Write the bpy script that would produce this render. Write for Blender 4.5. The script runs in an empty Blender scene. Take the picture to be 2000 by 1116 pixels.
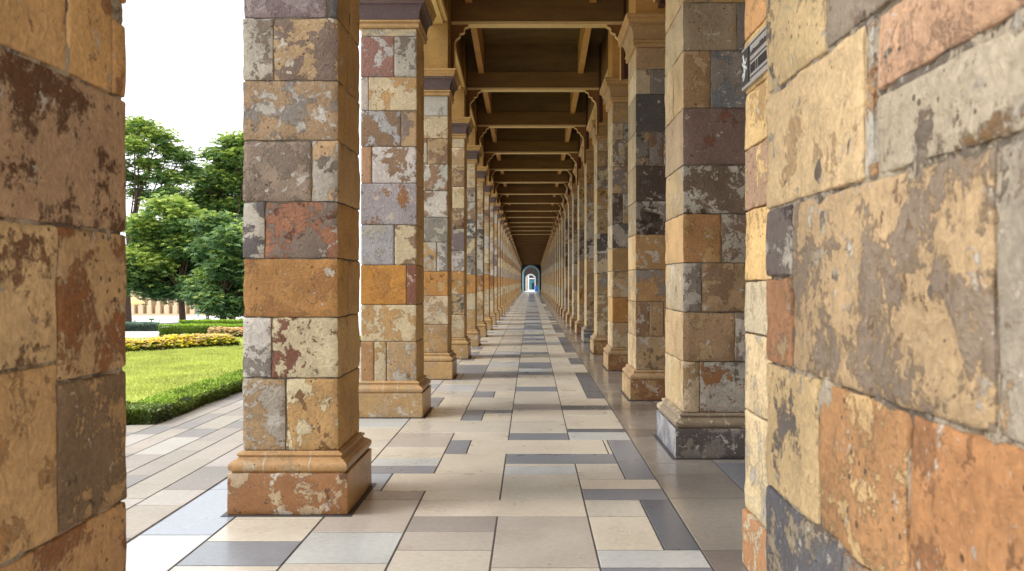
import bpy, math, random
from mathutils import Vector, noise, Matrix

random.seed(7)
sc = bpy.context.scene
COL = sc.collection
EYE = 1.55

# ------------------------------------------------------------------ helpers
def lin(c):
    c = c / 255.0
    return c / 12.92 if c <= 0.04045 else ((c + 0.055) / 1.055) ** 2.4
def rgb(r, g, b):
    return (lin(r), lin(g), lin(b))
def mixc(a, b, t):
    return tuple(a[i] * (1 - t) + b[i] * t for i in range(3))
def vary(c, k=0.08):
    s = 1 + random.uniform(-k, k)
    return tuple(max(0, v * s * (1 + random.uniform(-k * .3, k * .3))) for v in c)
def interp(tab, x):
    if x <= tab[0][0]: return tab[0][1]
    for (a, va), (b, vb) in zip(tab, tab[1:]):
        if x <= b: return va + (vb - va) * (x - a) / (b - a)
    return tab[-1][1]

class MB:
    """collects geometry, with per-face colours, and links it as one mesh object"""
    def __init__(s):
        s.v = []; s.f = []; s.a = []; s.b = []; s.p = []; s.sm = []
        s.ca = (.5, .5, .5); s.cb = (.5, .5, .5); s.par = (0, 0, 0); s.smooth = False
    def face(s, idx):
        s.f.append(idx); s.a.append(s.ca); s.b.append(s.cb); s.p.append(s.par); s.sm.append(s.smooth)
    def add(s, vs, fs):
        o = len(s.v); s.v.extend(vs)
        for f in fs: s.face([i + o for i in f])
    def box(s, x0, x1, y0, y1, z0, z1):
        s.add([(x0,y0,z0),(x1,y0,z0),(x1,y1,z0),(x0,y1,z0),(x0,y0,z1),(x1,y0,z1),(x1,y1,z1),(x0,y1,z1)],
              [(0,3,2,1),(4,5,6,7),(0,1,5,4),(1,2,6,5),(2,3,7,6),(3,0,4,7)])
    def sweep(s, x0, x1, y0, y1, prof, jig=0):
        """square ring profile: list of (offset, z)"""
        o = len(s.v)
        for off, z in prof:
            s.v += [(x0-off,y0-off,z),(x1+off,y0-off,z),(x1+off,y1+off,z),(x0-off,y1+off,z)]
        n = len(prof)
        for k in range(n-1):
            for j in range(4):
                a = o+4*k+j; b = o+4*k+(j+1) % 4
                s.face([a, b, b+4, a+4])
        s.face([o+3,o+2,o+1,o]); e = o+4*(n-1); s.face([e,e+1,e+2,e+3])
    def rblock(s, x0, x1, y0, y1, z0, z1, r=.012, step=None, amp=0, loops=(0,.35,1), freq=6, facecb=None, seed=0):
        """rounded, optionally rough, block"""
        lo = Vector((x0,y0,z0)); hi = Vector((x1,y1,z1))
        r = min(r, min(hi-lo)*.4)
        def coords(a, b):
            L = b-a; u = [l*r for l in loops]
            mid = []
            if step:
                n = max(1, int((L-2*r)/step))
                mid = [r+(L-2*r)*i/n for i in range(1, n)]
            else: mid = [r*2.0, L-r*2.0]
            return [a+t for t in u+mid+[L-t for t in reversed(u)]]
        C = [coords(lo[i], hi[i]) for i in range(3)]
        cache = {}
        def vert(p):
            key = (round(p[0],5), round(p[1],5), round(p[2],5))
            if key in cache: return cache[key]
            P = Vector(p)
            inn = Vector([min(max(P[i], lo[i]+r), hi[i]-r) for i in range(3)])
            d = P-inn
            if d.length > 1e-9: d.normalize()
            q = inn+d*r
            if amp:
                qq = q*freq+Vector((seed*3.1, seed*1.7, seed*2.3))
                nval = noise.fractal(qq, 1.0, 2.0, 4)
                edge = min(min(abs(P[i]-lo[i]), abs(P[i]-hi[i])) if (lo[i]+1e-6 < P[i] < hi[i]-1e-6) else 1 for i in range(3))
                k = amp*nval
                if edge < .03: k -= amp*.9*(1-edge/.03)*abs(noise.noise(qq*2.2))*1.5
                q = q+d*k
            s.v.append(tuple(q)); cache[key] = len(s.v)-1
            return cache[key]
        sm = s.smooth; s.smooth = True
        keepa, keepb, keepp = s.ca, s.cb, s.par
        for ax in range(3):
            u, v = (ax+1) % 3, (ax+2) % 3
            for side in (0, 1):
                if facecb:
                    s.ca, s.cb, s.par = facecb(ax, side, keepa, keepb, keepp)
                pc = (lo if side == 0 else hi)[ax]
                cu, cv = C[u], C[v]
                for i in range(len(cu)-1):
                    for j in range(len(cv)-1):
                        q = []
                        for (a, b) in ((i,j),(i+1,j),(i+1,j+1),(i,j+1)):
                            p = [0,0,0]; p[ax] = pc; p[u] = cu[a]; p[v] = cv[b]
                            q.append(vert(p))
                        if side == 0: q.reverse()
                        s.face(q)
        s.ca, s.cb, s.par = keepa, keepb, keepp
        s.smooth = sm
    def tube(s, pts, rads, n=8, cap=True):
        rings = []
        prev = None
        for i, p in enumerate(pts):
            p = Vector(p)
            d = (Vector(pts[min(i+1, len(pts)-1)])-Vector(pts[max(i-1, 0)])).normalized()
            a = d.orthogonal().normalized() if prev is None else (prev-d*prev.dot(d)).normalized()
            prev = a; b = d.cross(a)
            o = len(s.v)
            for k in range(n):
                t = 2*math.pi*k/n
                s.v.append(tuple(p+(a*math.cos(t)+b*math.sin(t))*rads[i]))
            rings.append(o)
        sm = s.smooth; s.smooth = True
        for r0, r1 in zip(rings, rings[1:]):
            for k in range(n):
                s.face([r0+k, r0+(k+1) % n, r1+(k+1) % n, r1+k])
        s.smooth = sm
        if cap:
            s.face([rings[0]+k for k in reversed(range(n))]); s.face([rings[-1]+k for k in range(n)])
    def build(s, name, mat, parent=None, attrs=True):
        me = bpy.data.meshes.new(name)
        me.from_pydata(s.v, [], s.f)
        if attrs:
            for nm, data in (('col_a', s.a), ('col_b', s.b), ('par', s.p)):
                at = me.attributes.new(nm, 'FLOAT_VECTOR', 'FACE')
                flat = [c for t in data for c in t]
                at.data.foreach_set('vector', flat)
        me.polygons.foreach_set('use_smooth', s.sm)
        me.materials.append(mat); me.update()
        o = bpy.data.objects.new(name, me); COL.objects.link(o)
        if parent: o.parent = parent
        return o

def tag(o, label=None, cat=None, group=None, kind=None):
    if label: o['label'] = label
    if cat: o['category'] = cat
    if group: o['group'] = group
    if kind: o['kind'] = kind
    return o
def empty(name, loc, label=None, cat=None, group=None):
    o = bpy.data.objects.new(name, None); COL.objects.link(o); o.location = loc
    o.empty_display_size = .2
    return tag(o, label, cat, group)

# parts are modelled in world coordinates; this puts them under an Empty at its location
def under(parts, root):
    for p in parts:
        p.parent = root
        p.matrix_parent_inverse = Matrix.Translation(root.location).inverted()

# ------------------------------------------------------------------ materials
def newmat(name):
    m = bpy.data.materials.new(name); m.use_nodes = True
    nt = m.node_tree; nt.nodes.clear()
    out = nt.nodes.new('ShaderNodeOutputMaterial'); b = nt.nodes.new('ShaderNodeBsdfPrincipled')
    nt.links.new(b.outputs[0], out.inputs[0])
    return m, nt, b, out
def N(nt, t, **kw):
    n = nt.nodes.new(t)
    for k, v in kw.items():
        if k in ('operation','data_type','blend_type','feature','attribute_name','noise_dimensions','invert','clamp','distance','bands_direction'):
            try: setattr(n, k, v)
            except TypeError: n.inputs['Distance'].default_value = v
        else: n.inputs[k].default_value = v
    return n
def L(nt, a, b): nt.links.new(a, b)
def math_(nt, op, a, b=None, c=None, clamp=False):
    n = nt.nodes.new('ShaderNodeMath'); n.operation = op; n.use_clamp = clamp
    for i, x in enumerate((a, b, c)):
        if x is None: continue
        if isinstance(x, (int, float)): n.inputs[i].default_value = x
        else: L(nt, x, n.inputs[i])
    return n.outputs[0]
def mix_(nt, fac, a, b, blend='MIX'):
    n = nt.nodes.new('ShaderNodeMix'); n.data_type = 'RGBA'; n.blend_type = blend
    for sock, x in ((n.inputs[0], fac), (n.inputs[6], a), (n.inputs[7], b)):
        if isinstance(x, (int, float)): sock.default_value = x
        elif isinstance(x, tuple): sock.default_value = (*x[:3], 1)
        else: L(nt, x, sock)
    return n.outputs[2]
def attr(nt, nm):
    n = nt.nodes.new('ShaderNodeAttribute'); n.attribute_name = nm; return n.outputs['Vector']
def noise_(nt, vec, scale, detail=4, rough=.5, dist=0.0):
    n = nt.nodes.new('ShaderNodeTexNoise')
    n.inputs['Scale'].default_value = scale; n.inputs['Detail'].default_value = detail
    n.inputs['Roughness'].default_value = rough; n.inputs['Distortion'].default_value = dist
    if vec is not None: L(nt, vec, n.inputs['Vector'])
    return n.outputs[0]
def objcoord(nt, geo=False):
    if geo:
        return nt.nodes.new('ShaderNodeNewGeometry').outputs['Position']
    return nt.nodes.new('ShaderNodeTexCoord').outputs['Object']
def maprange(nt, v, a, b, c=0., d=1.):
    n = nt.nodes.new('ShaderNodeMapRange')
    for s, x in zip((0,1,2,3,4), (v,a,b,c,d)):
        if isinstance(x, (int, float)): n.inputs[s].default_value = x
        else: L(nt, x, n.inputs[s])
    return n.outputs[0]

def stone_material(name, rough=.72, bumpd=.008, patch_scale=4.6, pits=1.0, soft=.012, grain=.2, coat=0, sat=.93, val=.88, fine=.25):
    """weathered blocks: col_a ground colour, col_b peeling patches, par=(seed, amount, whitewash)"""
    m, nt, b, out = newmat(name)
    ca, cb, pr = attr(nt, 'col_a'), attr(nt, 'col_b'), attr(nt, 'par')
    sx = nt.nodes.new('ShaderNodeSeparateXYZ'); L(nt, pr, sx.inputs[0])
    seed, amt, wash = sx.outputs
    off = nt.nodes.new('ShaderNodeVectorMath'); off.operation = 'SCALE'
    off.inputs[0].default_value = (1.7, 2.9, 4.3); L(nt, seed, off.inputs[3])
    add = nt.nodes.new('ShaderNodeVectorMath'); add.operation = 'ADD'
    L(nt, objcoord(nt), add.inputs[0]); L(nt, off.outputs[0], add.inputs[1])
    P = add.outputs[0]
    n1 = noise_(nt, P, patch_scale, 12, .6, .35)
    nf = noise_(nt, P, patch_scale*7, 6, .7, .6)
    nfo = math_(nt, 'MULTIPLY_ADD', nf, fine, -.5*fine)
    n1 = math_(nt, 'ADD', n1, nfo)
    th = math_(nt, 'MULTIPLY_ADD', amt, -.34, .67)
    m1 = maprange(nt, n1, th, math_(nt, 'ADD', th, soft))
    n2 = math_(nt, 'SUBTRACT', noise_(nt, P, patch_scale*2.1, 10, .62, .25), math_(nt, 'MULTIPLY', nfo, 1.3))
    th2 = math_(nt, 'MULTIPLY_ADD', wash, -.3, .68)
    m2 = maprange(nt, n2, th2, math_(nt, 'ADD', th2, soft*1.2))
    n3 = noise_(nt, P, 3.0, 5, .55)            # slow tone drift
    n4 = noise_(nt, P, 55, 6, .65)             # grain
    n5 = noise_(nt, P, 17, 8, .62, 1.6)
    col = mix_(nt, m1, ca, cb)
    band = math_(nt, 'MULTIPLY', maprange(nt, n1, math_(nt, 'ADD', th, -.016), th), math_(nt, 'SUBTRACT', 1.0, m1))
    col = mix_(nt, math_(nt, 'MULTIPLY', band, .35), col, rgb(84, 66, 52))
    # lime wash / pale remnants
    pale = mix_(nt, .72, cb, rgb(212, 204, 190))
    dark = mix_(nt, 1.0, ca, (.42, .36, .33), 'MULTIPLY')
    sel = maprange(nt, noise_(nt, P, 1.7, 1, .5), .53, .58)
    col = mix_(nt, m2, col, mix_(nt, sel, pale, dark))
    tone = maprange(nt, n3, .25, .75, .80, 1.18)
    gr = maprange(nt, n4, .2, .8, 1-grain, 1+grain)
    mot = maprange(nt, n5, .3, .7, .82, 1.14)
    f = math_(nt, 'MULTIPLY', math_(nt, 'MULTIPLY', tone, gr), mot)
    cmb = nt.nodes.new('ShaderNodeCombineXYZ')
    for i in range(3): L(nt, f, cmb.inputs[i])
    col = mix_(nt, 1.0, col, cmb.outputs[0], 'MULTIPLY')
    # pits
    vo = nt.nodes.new('ShaderNodeTexVoronoi'); vo.inputs['Scale'].default_value = 27; L(nt, P, vo.inputs['Vector'])
    pn = noise_(nt, P, 6, 3, .5)
    rad = maprange(nt, pn, .40, .70, 0.0, .27*pits)
    pit = math_(nt, 'LESS_THAN', vo.outputs['Distance'], rad)
    sc_ = nt.nodes.new('ShaderNodeSeparateColor'); L(nt, vo.outputs['Color'], sc_.inputs[0])
    pit = math_(nt, 'MULTIPLY', pit, math_(nt, 'GREATER_THAN', sc_.outputs[0], .55))
    col = mix_(nt, math_(nt, 'MULTIPLY', pit, .75), col, rgb(62, 48, 38))
    # small scattered flecks, pale and dark
    fl_ = noise_(nt, P, 75, 3, .6)
    col = mix_(nt, maprange(nt, fl_, .66, .70, 0, .5), col, rgb(214, 200, 178))
    col = mix_(nt, maprange(nt, fl_, .33, .29, 0, .5), col, rgb(92, 74, 60))
    hsv = nt.nodes.new('ShaderNodeHueSaturation'); hsv.inputs['Saturation'].default_value = sat; hsv.inputs['Value'].default_value = val; hsv.inputs['Hue'].default_value = .503; L(nt, col, hsv.inputs['Color'])
    L(nt, hsv.outputs[0], b.inputs['Base Color'])
    h = math_(nt, 'MULTIPLY_ADD', n5, .9, math_(nt, 'MULTIPLY', n4, .35))
    h = math_(nt, 'ADD', h, math_(nt, 'MULTIPLY', m1, .22))
    h = math_(nt, 'ADD', h, math_(nt, 'MULTIPLY', m2, .16))
    h = math_(nt, 'SUBTRACT', h, math_(nt, 'MULTIPLY', pit, .7))
    bp = nt.nodes.new('ShaderNodeBump'); bp.inputs['Strength'].default_value = .8; bp.inputs['Distance'].default_value = bumpd
    L(nt, h, bp.inputs['Height']); L(nt, bp.outputs[0], b.inputs['Normal'])
    L(nt, maprange(nt, n5, .3, .7, rough-.1, rough+.1), b.inputs['Roughness'])
    b.inputs['Specular IOR Level'].default_value = .4
    if coat:
        b.inputs['Coat Weight'].default_value = coat; b.inputs['Coat Roughness'].default_value = .3
    return m

M_STONE = stone_material('weathered_stone', bumpd=.02)
M_HERO = stone_material('near_stone', bumpd=.016, patch_scale=5.5, soft=.05, grain=.26, sat=.92, val=.92, fine=.5)
M_BASE = stone_material('base_stone', rough=.5, bumpd=.005, patch_scale=5, coat=.35)
M_CAP = stone_material('capital_stone', rough=.6, bumpd=.003, patch_scale=3, pits=.5, grain=.12)

def simple(name, c, rough=.6, var=.15, scale=8, bump=.002, stretch=None, spec=.4, metal=0):
    m, nt, b, out = newmat(name)
    P = objcoord(nt)
    if stretch:
        mp = nt.nodes.new('ShaderNodeMapping'); mp.inputs['Scale'].default_value = stretch
        L(nt, P, mp.inputs[0]); P = mp.outputs[0]
    n = noise_(nt, P, scale, 8, .6, .2)
    n2 = noise_(nt, P, scale*8, 4, .6)
    f = math_(nt, 'MULTIPLY', maprange(nt, n, .3, .7, 1-var, 1+var), maprange(nt, n2, .3, .7, 1-var*.5, 1+var*.5))
    cmb = nt.nodes.new('ShaderNodeCombineXYZ')
    for i in range(3): L(nt, f, cmb.inputs[i])
    L(nt, mix_(nt, 1.0, c, cmb.outputs[0], 'MULTIPLY'), b.inputs['Base Color'])
    b.inputs['Roughness'].default_value = rough; b.inputs['Specular IOR Level'].default_value = spec
    b.inputs['Metallic'].default_value = metal
    bp = nt.nodes.new('ShaderNodeBump'); bp.inputs['Strength'].default_value = .6; bp.inputs['Distance'].default_value = bump
    L(nt, n2, bp.inputs['Height']); L(nt, bp.outputs[0], b.inputs['Normal'])
    return m
M_MORTAR = simple('mortar', rgb(120, 110, 98), .9, .25, 20, .004)
M_OCHRE = simple('ochre_timber', rgb(196, 146, 78), .55, .12, 3, .002, (1, 1, 6))
M_PANEL = simple('ochre_panel', rgb(158, 122, 62), .6, .2, 4, .003)
M_CREAM = simple('cream_trim', rgb(220, 188, 128), .5, .08, 6, .001)
M_BROWN = simple('brown_timber', rgb(118, 86, 44), .55, .22, 2.5, .002, (.6, 3, 3))
M_OLIVE = simple('ceiling_board', rgb(106, 84, 46), .6, .25, 2, .002, (.6, 3, 3))
M_RED = simple('oxblood_timber', rgb(72, 34, 22), .5, .15, 5, .001)
M_BRACK = simple('bracket_timber', rgb(134, 88, 42), .5, .12, 5, .001)
M_METAL = simple('plate_metal', rgb(170, 165, 158), .4, .1, 30, .0005, metal=.4)
M_BLACK = simple('black_enamel', rgb(24, 23, 24), .35, .1, 20, .0003)
M_ENGRAVE = simple('engraved_paint', rgb(60, 52, 50), .5, .1, 20, .0003)
M_WHITEP = simple('white_paint', rgb(228, 228, 224), .5, .05, 10, .0005)
M_BLUE = simple('blue_paint', rgb(150, 196, 216), .45, .08, 6, .001)
M_TRUNK = simple('bark', rgb(74, 56, 46), .9, .3, 9, .03, (4, 4, 1))
M_FOOT = simple('footing_lead', rgb(74, 72, 74), .5, .1, 10, .001)
M_ASPHALT = simple('asphalt', rgb(98, 92, 92), .9, .12, 3, .003)
M_FACADE = simple('facade_stone', rgb(214, 192, 160), .8, .1, 1.2, .003)
M_WINDOW = simple('dark_window', rgb(70, 74, 84), .25, .1, 2, .0005)
M_CANVAS = simple('cream_canvas', rgb(232, 206, 140), .8, .05, 4, .001)
M_TEAL = simple('teal_paint', rgb(58, 112, 124), .5, .08, 4, .001)
M_DARKIN = simple('dark_render', rgb(48, 38, 32), .8, .15, 2, .003)
M_CLOTHB = simple('blue_cloth', rgb(30, 90, 160), .85, .1, 20, .001)
M_CLOTHD = simple('dark_cloth', rgb(24, 26, 40), .85, .1, 20, .001)
M_CLOTHR = simple('red_cloth', rgb(150, 30, 34), .85, .1, 20, .001)
M_SKIN = simple('skin', rgb(170, 118, 88), .6, .05, 20, .0005)
M_HAIR = simple('hair', rgb(30, 22, 18), .7, .1, 30, .001)
M_LTBLUE = simple('light_blue_cloth', rgb(90, 170, 225), .85, .1, 20, .001)
M_SOIL = simple('soil', rgb(62, 44, 32), .95, .3, 8, .02)

def tile_material(name, rough, coat):
    m, nt, b, out = newmat(name)
    P = objcoord(nt)
    ca, pr = attr(nt, 'col_a'), attr(nt, 'par')
    add = nt.nodes.new('ShaderNodeVectorMath'); add.operation = 'ADD'
    L(nt, P, add.inputs[0]); L(nt, pr, add.inputs[1]); Q = add.outputs[0]
    n1 = noise_(nt, Q, 2.2, 6, .55, .5); n2 = noise_(nt, Q, 26, 8, .65); n3 = noise_(nt, P, .8, 4, .6)
    f = math_(nt, 'MULTIPLY', maprange(nt, n1, .3, .7, .93, 1.06), maprange(nt, n2, .3, .7, .86, 1.10))
    f = math_(nt, 'MULTIPLY', f, maprange(nt, n3, .3, .7, .88, 1.07))
    cmb = nt.nodes.new('ShaderNodeCombineXYZ')
    for i in range(3): L(nt, f, cmb.inputs[i])
    c = mix_(nt, 1.0, ca, cmb.outputs[0], 'MULTIPLY')
    vo = nt.nodes.new('ShaderNodeTexVoronoi'); vo.inputs['Scale'].default_value = 9; L(nt, Q, vo.inputs['Vector'])
    spot = math_(nt, 'LESS_THAN', vo.outputs['Distance'], maprange(nt, n2, .5, .8, .0, .09))
    c = mix_(nt, math_(nt, 'MULTIPLY', spot, .7), c, rgb(70, 60, 54))
    L(nt, c, b.inputs['Base Color'])
    sz_ = nt.nodes.new('ShaderNodeSeparateXYZ'); L(nt, pr, sz_.inputs[0])
    L(nt, math_(nt, 'SUBTRACT', maprange(nt, n1, .3, .7, rough-.05, rough+.07), math_(nt, 'MULTIPLY', sz_.outputs[2], .0024 if coat else 0)), b.inputs['Roughness'])
    b.inputs['Specular IOR Level'].default_value = .5
    b.inputs['Coat Weight'].default_value = coat; b.inputs['Coat Roughness'].default_value = .12
    bp = nt.nodes.new('ShaderNodeBump'); bp.inputs['Strength'].default_value = .2; bp.inputs['Distance'].default_value = .0006
    L(nt, math_(nt, 'ADD', n2, math_(nt, 'MULTIPLY', n1, 2.5)), bp.inputs['Height']); L(nt, bp.outputs[0], b.inputs['Normal'])
    return m
M_TILE = tile_material('polished_tile', .30, .18)
M_PAVER = tile_material('matt_paver', .75, 0)

def leaf_material(name, rough=.5, trans=.35):
    m, nt, b, out = newmat(name)
    ca = attr(nt, 'col_a')
    n = noise_(nt, objcoord(nt), 1.5, 3, .5)
    cmb = nt.nodes.new('ShaderNodeCombineXYZ'); f = maprange(nt, n, .3, .7, .8, 1.2)
    for i in range(3): L(nt, f, cmb.inputs[i])
    c = mix_(nt, 1.0, ca, cmb.outputs[0], 'MULTIPLY')
    L(nt, c, b.inputs['Base Color']); b.inputs['Roughness'].default_value = rough
    tr = nt.nodes.new('ShaderNodeBsdfTranslucent'); L(nt, c, tr.inputs[0])
    mx = nt.nodes.new('ShaderNodeMixShader'); mx.inputs[0].default_value = trans
    L(nt, b.outputs[0], mx.inputs[1]); L(nt, tr.outputs[0], mx.inputs[2]); L(nt, mx.outputs[0], out.inputs[0])
    return m
M_LEAF = leaf_material('foliage')
M_PETAL = leaf_material('petals', .6, .3)
M_TURF = simple('turf', rgb(186, 198, 98), .9, .14, 1.2, .01)

# ------------------------------------------------------------------ stations
YL = [5.41, 9.25, 12.85, 16.2, 19.4]
while YL[-1] < 106: YL.append(YL[-1]+3.15)
YR = [7.13, 10.6, 14.1, 17.35, 20.6]
while YR[-1] < 106: YR.append(YR[-1]+3.15)
CD = .64          # left pillar depth/width
def shaft_h(y):   # top of shaft above eye
    return interp([(9.3, 2.875), (12.9, 2.92), (16.2, 2.83), (19.4, 2.80), (22.6, 2.74), (35, 2.6), (51, 2.43), (110, 1.70)], y)
def S(y):
    return interp([(9, 1.10), (13.5, 1.076), (16.85, 1.0), (20, .962), (23.2, .921), (26.35, .908), (29.5, .90), (32.65, .878),
                   (35.8, .86), (39, .842), (42, .83), (45, .817), (48.4, .812), (51.5, .80), (70, .72), (90, .62), (110, .542)], y)
def sz(h, y): return EYE+h*S(y)

# ------------------------------------------------------------------ stone colours
TAN = rgb(190, 156, 112); CREAM = rgb(214, 192, 154); OCH = rgb(196, 152, 92); ORANGE = rgb(196, 136, 58)
BRN = rgb(150, 116, 86); GBR = rgb(138, 120, 104); GRY = rgb(150, 140, 130); LGR = rgb(190, 180, 164)
MAU = rgb(140, 120, 120); SLA = rgb(104, 98, 94); RED = rgb(136, 82, 58); RST = rgb(158, 104, 56)
PNK = rgb(188, 150, 128); DBR = rgb(96, 78, 66); WHT = rgb(206, 198, 186); BLU = rgb(128, 138, 158)
YEL = rgb(226, 186, 118)
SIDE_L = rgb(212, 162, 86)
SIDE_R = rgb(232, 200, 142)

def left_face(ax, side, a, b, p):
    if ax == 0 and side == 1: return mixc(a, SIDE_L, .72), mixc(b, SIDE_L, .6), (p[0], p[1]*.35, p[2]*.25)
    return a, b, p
def right_face(ax, side, a, b, p):  # light put in the colour: garden side paler, front darker
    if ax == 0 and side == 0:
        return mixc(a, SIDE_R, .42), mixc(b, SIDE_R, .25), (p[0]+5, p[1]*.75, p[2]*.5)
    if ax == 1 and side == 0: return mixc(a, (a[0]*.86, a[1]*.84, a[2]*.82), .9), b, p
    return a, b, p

def course_boxes(x0, x1, y0, y1, fx, fy=None):
    """fx: split positions as fractions along x; fy: also split the inner-side block along depth"""
    xs = [x0]+[x0+(x1-x0)*f for f in fx]+[x1]
    out = []
    for i in range(len(xs)-1):
        out.append((xs[i], xs[i+1], y0, y1))
    return out

def build_shaft(name, x0, x1, y0, y1, zs, courses, facecb, mat=M_STONE, r=.011, step=None, amp=0, gap=.004, fysplit='right', rnd=None, loops=(0,.35,1)):
    """courses: list of list of (fraction_end, colA, colB, amt, wash)"""
    mb = MB(); R = rnd or random
    # mortar core
    mb.ca = rgb(128, 116, 100); mb.cb = rgb(100, 92, 84); mb.par = (3, .4, .1)
    mb.box(x0+.012, x1-.012, y0+.012, y1-.012, zs[0], zs[-1])
    for k in range(len(zs)-1):
        z0, z1 = zs[k]+gap/2, zs[k+1]-gap/2
        prev = 0
        for n, (fe, a, b, amt, wash) in enumerate(courses[k]):
            bx0 = x0+(x1-x0)*prev+(gap/2 if prev else 0); bx1 = x0+(x1-x0)*fe-(gap/2 if fe < 1 else 0)
            inner = (fe == 1) if fysplit == 'right' else (prev == 0)
            ys = [(y0, y1)]
            if inner and R.random() < .45:
                ym = y0+(y1-y0)*R.uniform(.3, .7); ys = [(y0, ym-gap/2), (ym+gap/2, y1)]
            for q, (ya, yb) in enumerate(ys):
                mb.ca, mb.cb = vary(a), vary(b)
                if q == 1: mb.ca = mixc(mb.ca, R.choice((TAN, CREAM, GRY)), .5)
                mb.par = (R.uniform(0, 40), amt, wash)
                j = R.uniform(-.0025, .0025)
                mb.rblock(bx0-j, bx1+j, ya-j, yb+j, z0, z1, r=r*R.uniform(.8, 1.5), step=step, amp=amp, facecb=facecb, seed=R.random()*30, loops=loops)
            prev = fe
    return mb.build(name, mat)

PAL_L = [  # palette per course, garden row
    [(TAN, OCH), (OCH, TAN), (CREAM, TAN)],
    [(CREAM, TAN), (TAN, CREAM), (GRY, TAN)],
    [(ORANGE, OCH), (ORANGE, RST)],
    [(WHT, GBR), (GRY, WHT), (TAN, WHT), (LGR, OCH)],
    [(GRY, LGR), (CREAM, GRY), (MAU, LGR)],
    [(BRN, TAN), (SLA, WHT), (WHT, BRN)],
    [(WHT, BRN), (GRY, SLA), (CREAM, TAN)],
    [(OCH, CREAM), (GBR, LGR), (BRN, TAN)],
    [(WHT, BRN), (CREAM, TAN), (LGR, MAU)],
    [(WHT, LGR), (CREAM, OCH)], [(WHT, LGR), (TAN, CREAM)]]
PAL_R = [
    [(LGR, BRN), (CREAM, TAN), (TAN, CREAM)],
    [(TAN, BRN), (ORANGE, OCH), (GBR, TAN), (TAN, CREAM)],
    [(TAN, CREAM), (CREAM, TAN), (OCH, GRY)],
    [(TAN, GRY), (OCH, TAN), (LGR, TAN), (GRY, CREAM)],
    [(SLA, WHT), (DBR, GRY), (GBR, SLA), (LGR, SLA)],
    [(DBR, SLA), (SLA, GRY), (GRY, DBR), (TAN, LGR)],
    [(OCH, LGR), (GRY, TAN), (BRN, GRY), (CREAM, TAN)],
    [(TAN, GBR), (SLA, GRY), (CREAM, GBR)],
    [(CREAM, GBR), (OCH, TAN), (GRY, SLA)],
    [(TAN, OCH), (CREAM, TAN)], [(OCH, TAN), (CREAM, OCH)]]
BAND_L = [OCH, CREAM, ORANGE, rgb(176, 166, 152), CREAM, rgb(160, 124, 84), LGR, TAN, CREAM, LGR, CREAM]
BAND_R = [CREAM, LGR, OCH, TAN, LGR, GBR, rgb(150, 132, 112), TAN, CREAM, TAN, CREAM]
def random_courses(n, pal, R, bias=None):
    out = []
    for k in range(n):
        if bias is not None:
            a = bias[min(k, len(bias)-1)]
            out.append([(1, mixc(a, R.choice((TAN, CREAM, GRY)), .15), TAN, R.uniform(.1, .35), .1)]); continue
        p = pal[min(k, len(pal)-1)]
        r = R.random()
        if r < .38: fr = [1]
        elif r < .9: fr = [R.choice((.28, .4, .62, .72)), 1]
        else: fr = [.25, .5, 1]
        c = []
        for f in fr:
            a, b = R.choice(p)
            c.append((f, a, b, R.uniform(.1, .65), R.uniform(.1, .55)))
        out.append(c)
    return out

def base_profile(top, pl):
    """moulding between plinth top (pl) and shaft bottom (top)"""
    h = top-pl
    pr = [(.03, pl), (.058, pl+.02*h)]
    for i in range(9):
        t = math.pi*i/8-math.pi/2
        pr.append((.052+.022*math.cos(t), pl+h*(.30+.24*math.sin(t))))
    pr += [(.046, pl+.60*h), (.03, pl+.64*h), (.022, pl+.72*h)]
    for i in range(5):
        t = math.pi*i/4-math.pi/2
        pr.append((.018+.013*math.cos(t), pl+h*(.85+.09*math.sin(t))))
    pr += [(.008, pl+.96*h), (.004, top)]
    return pr

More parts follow.
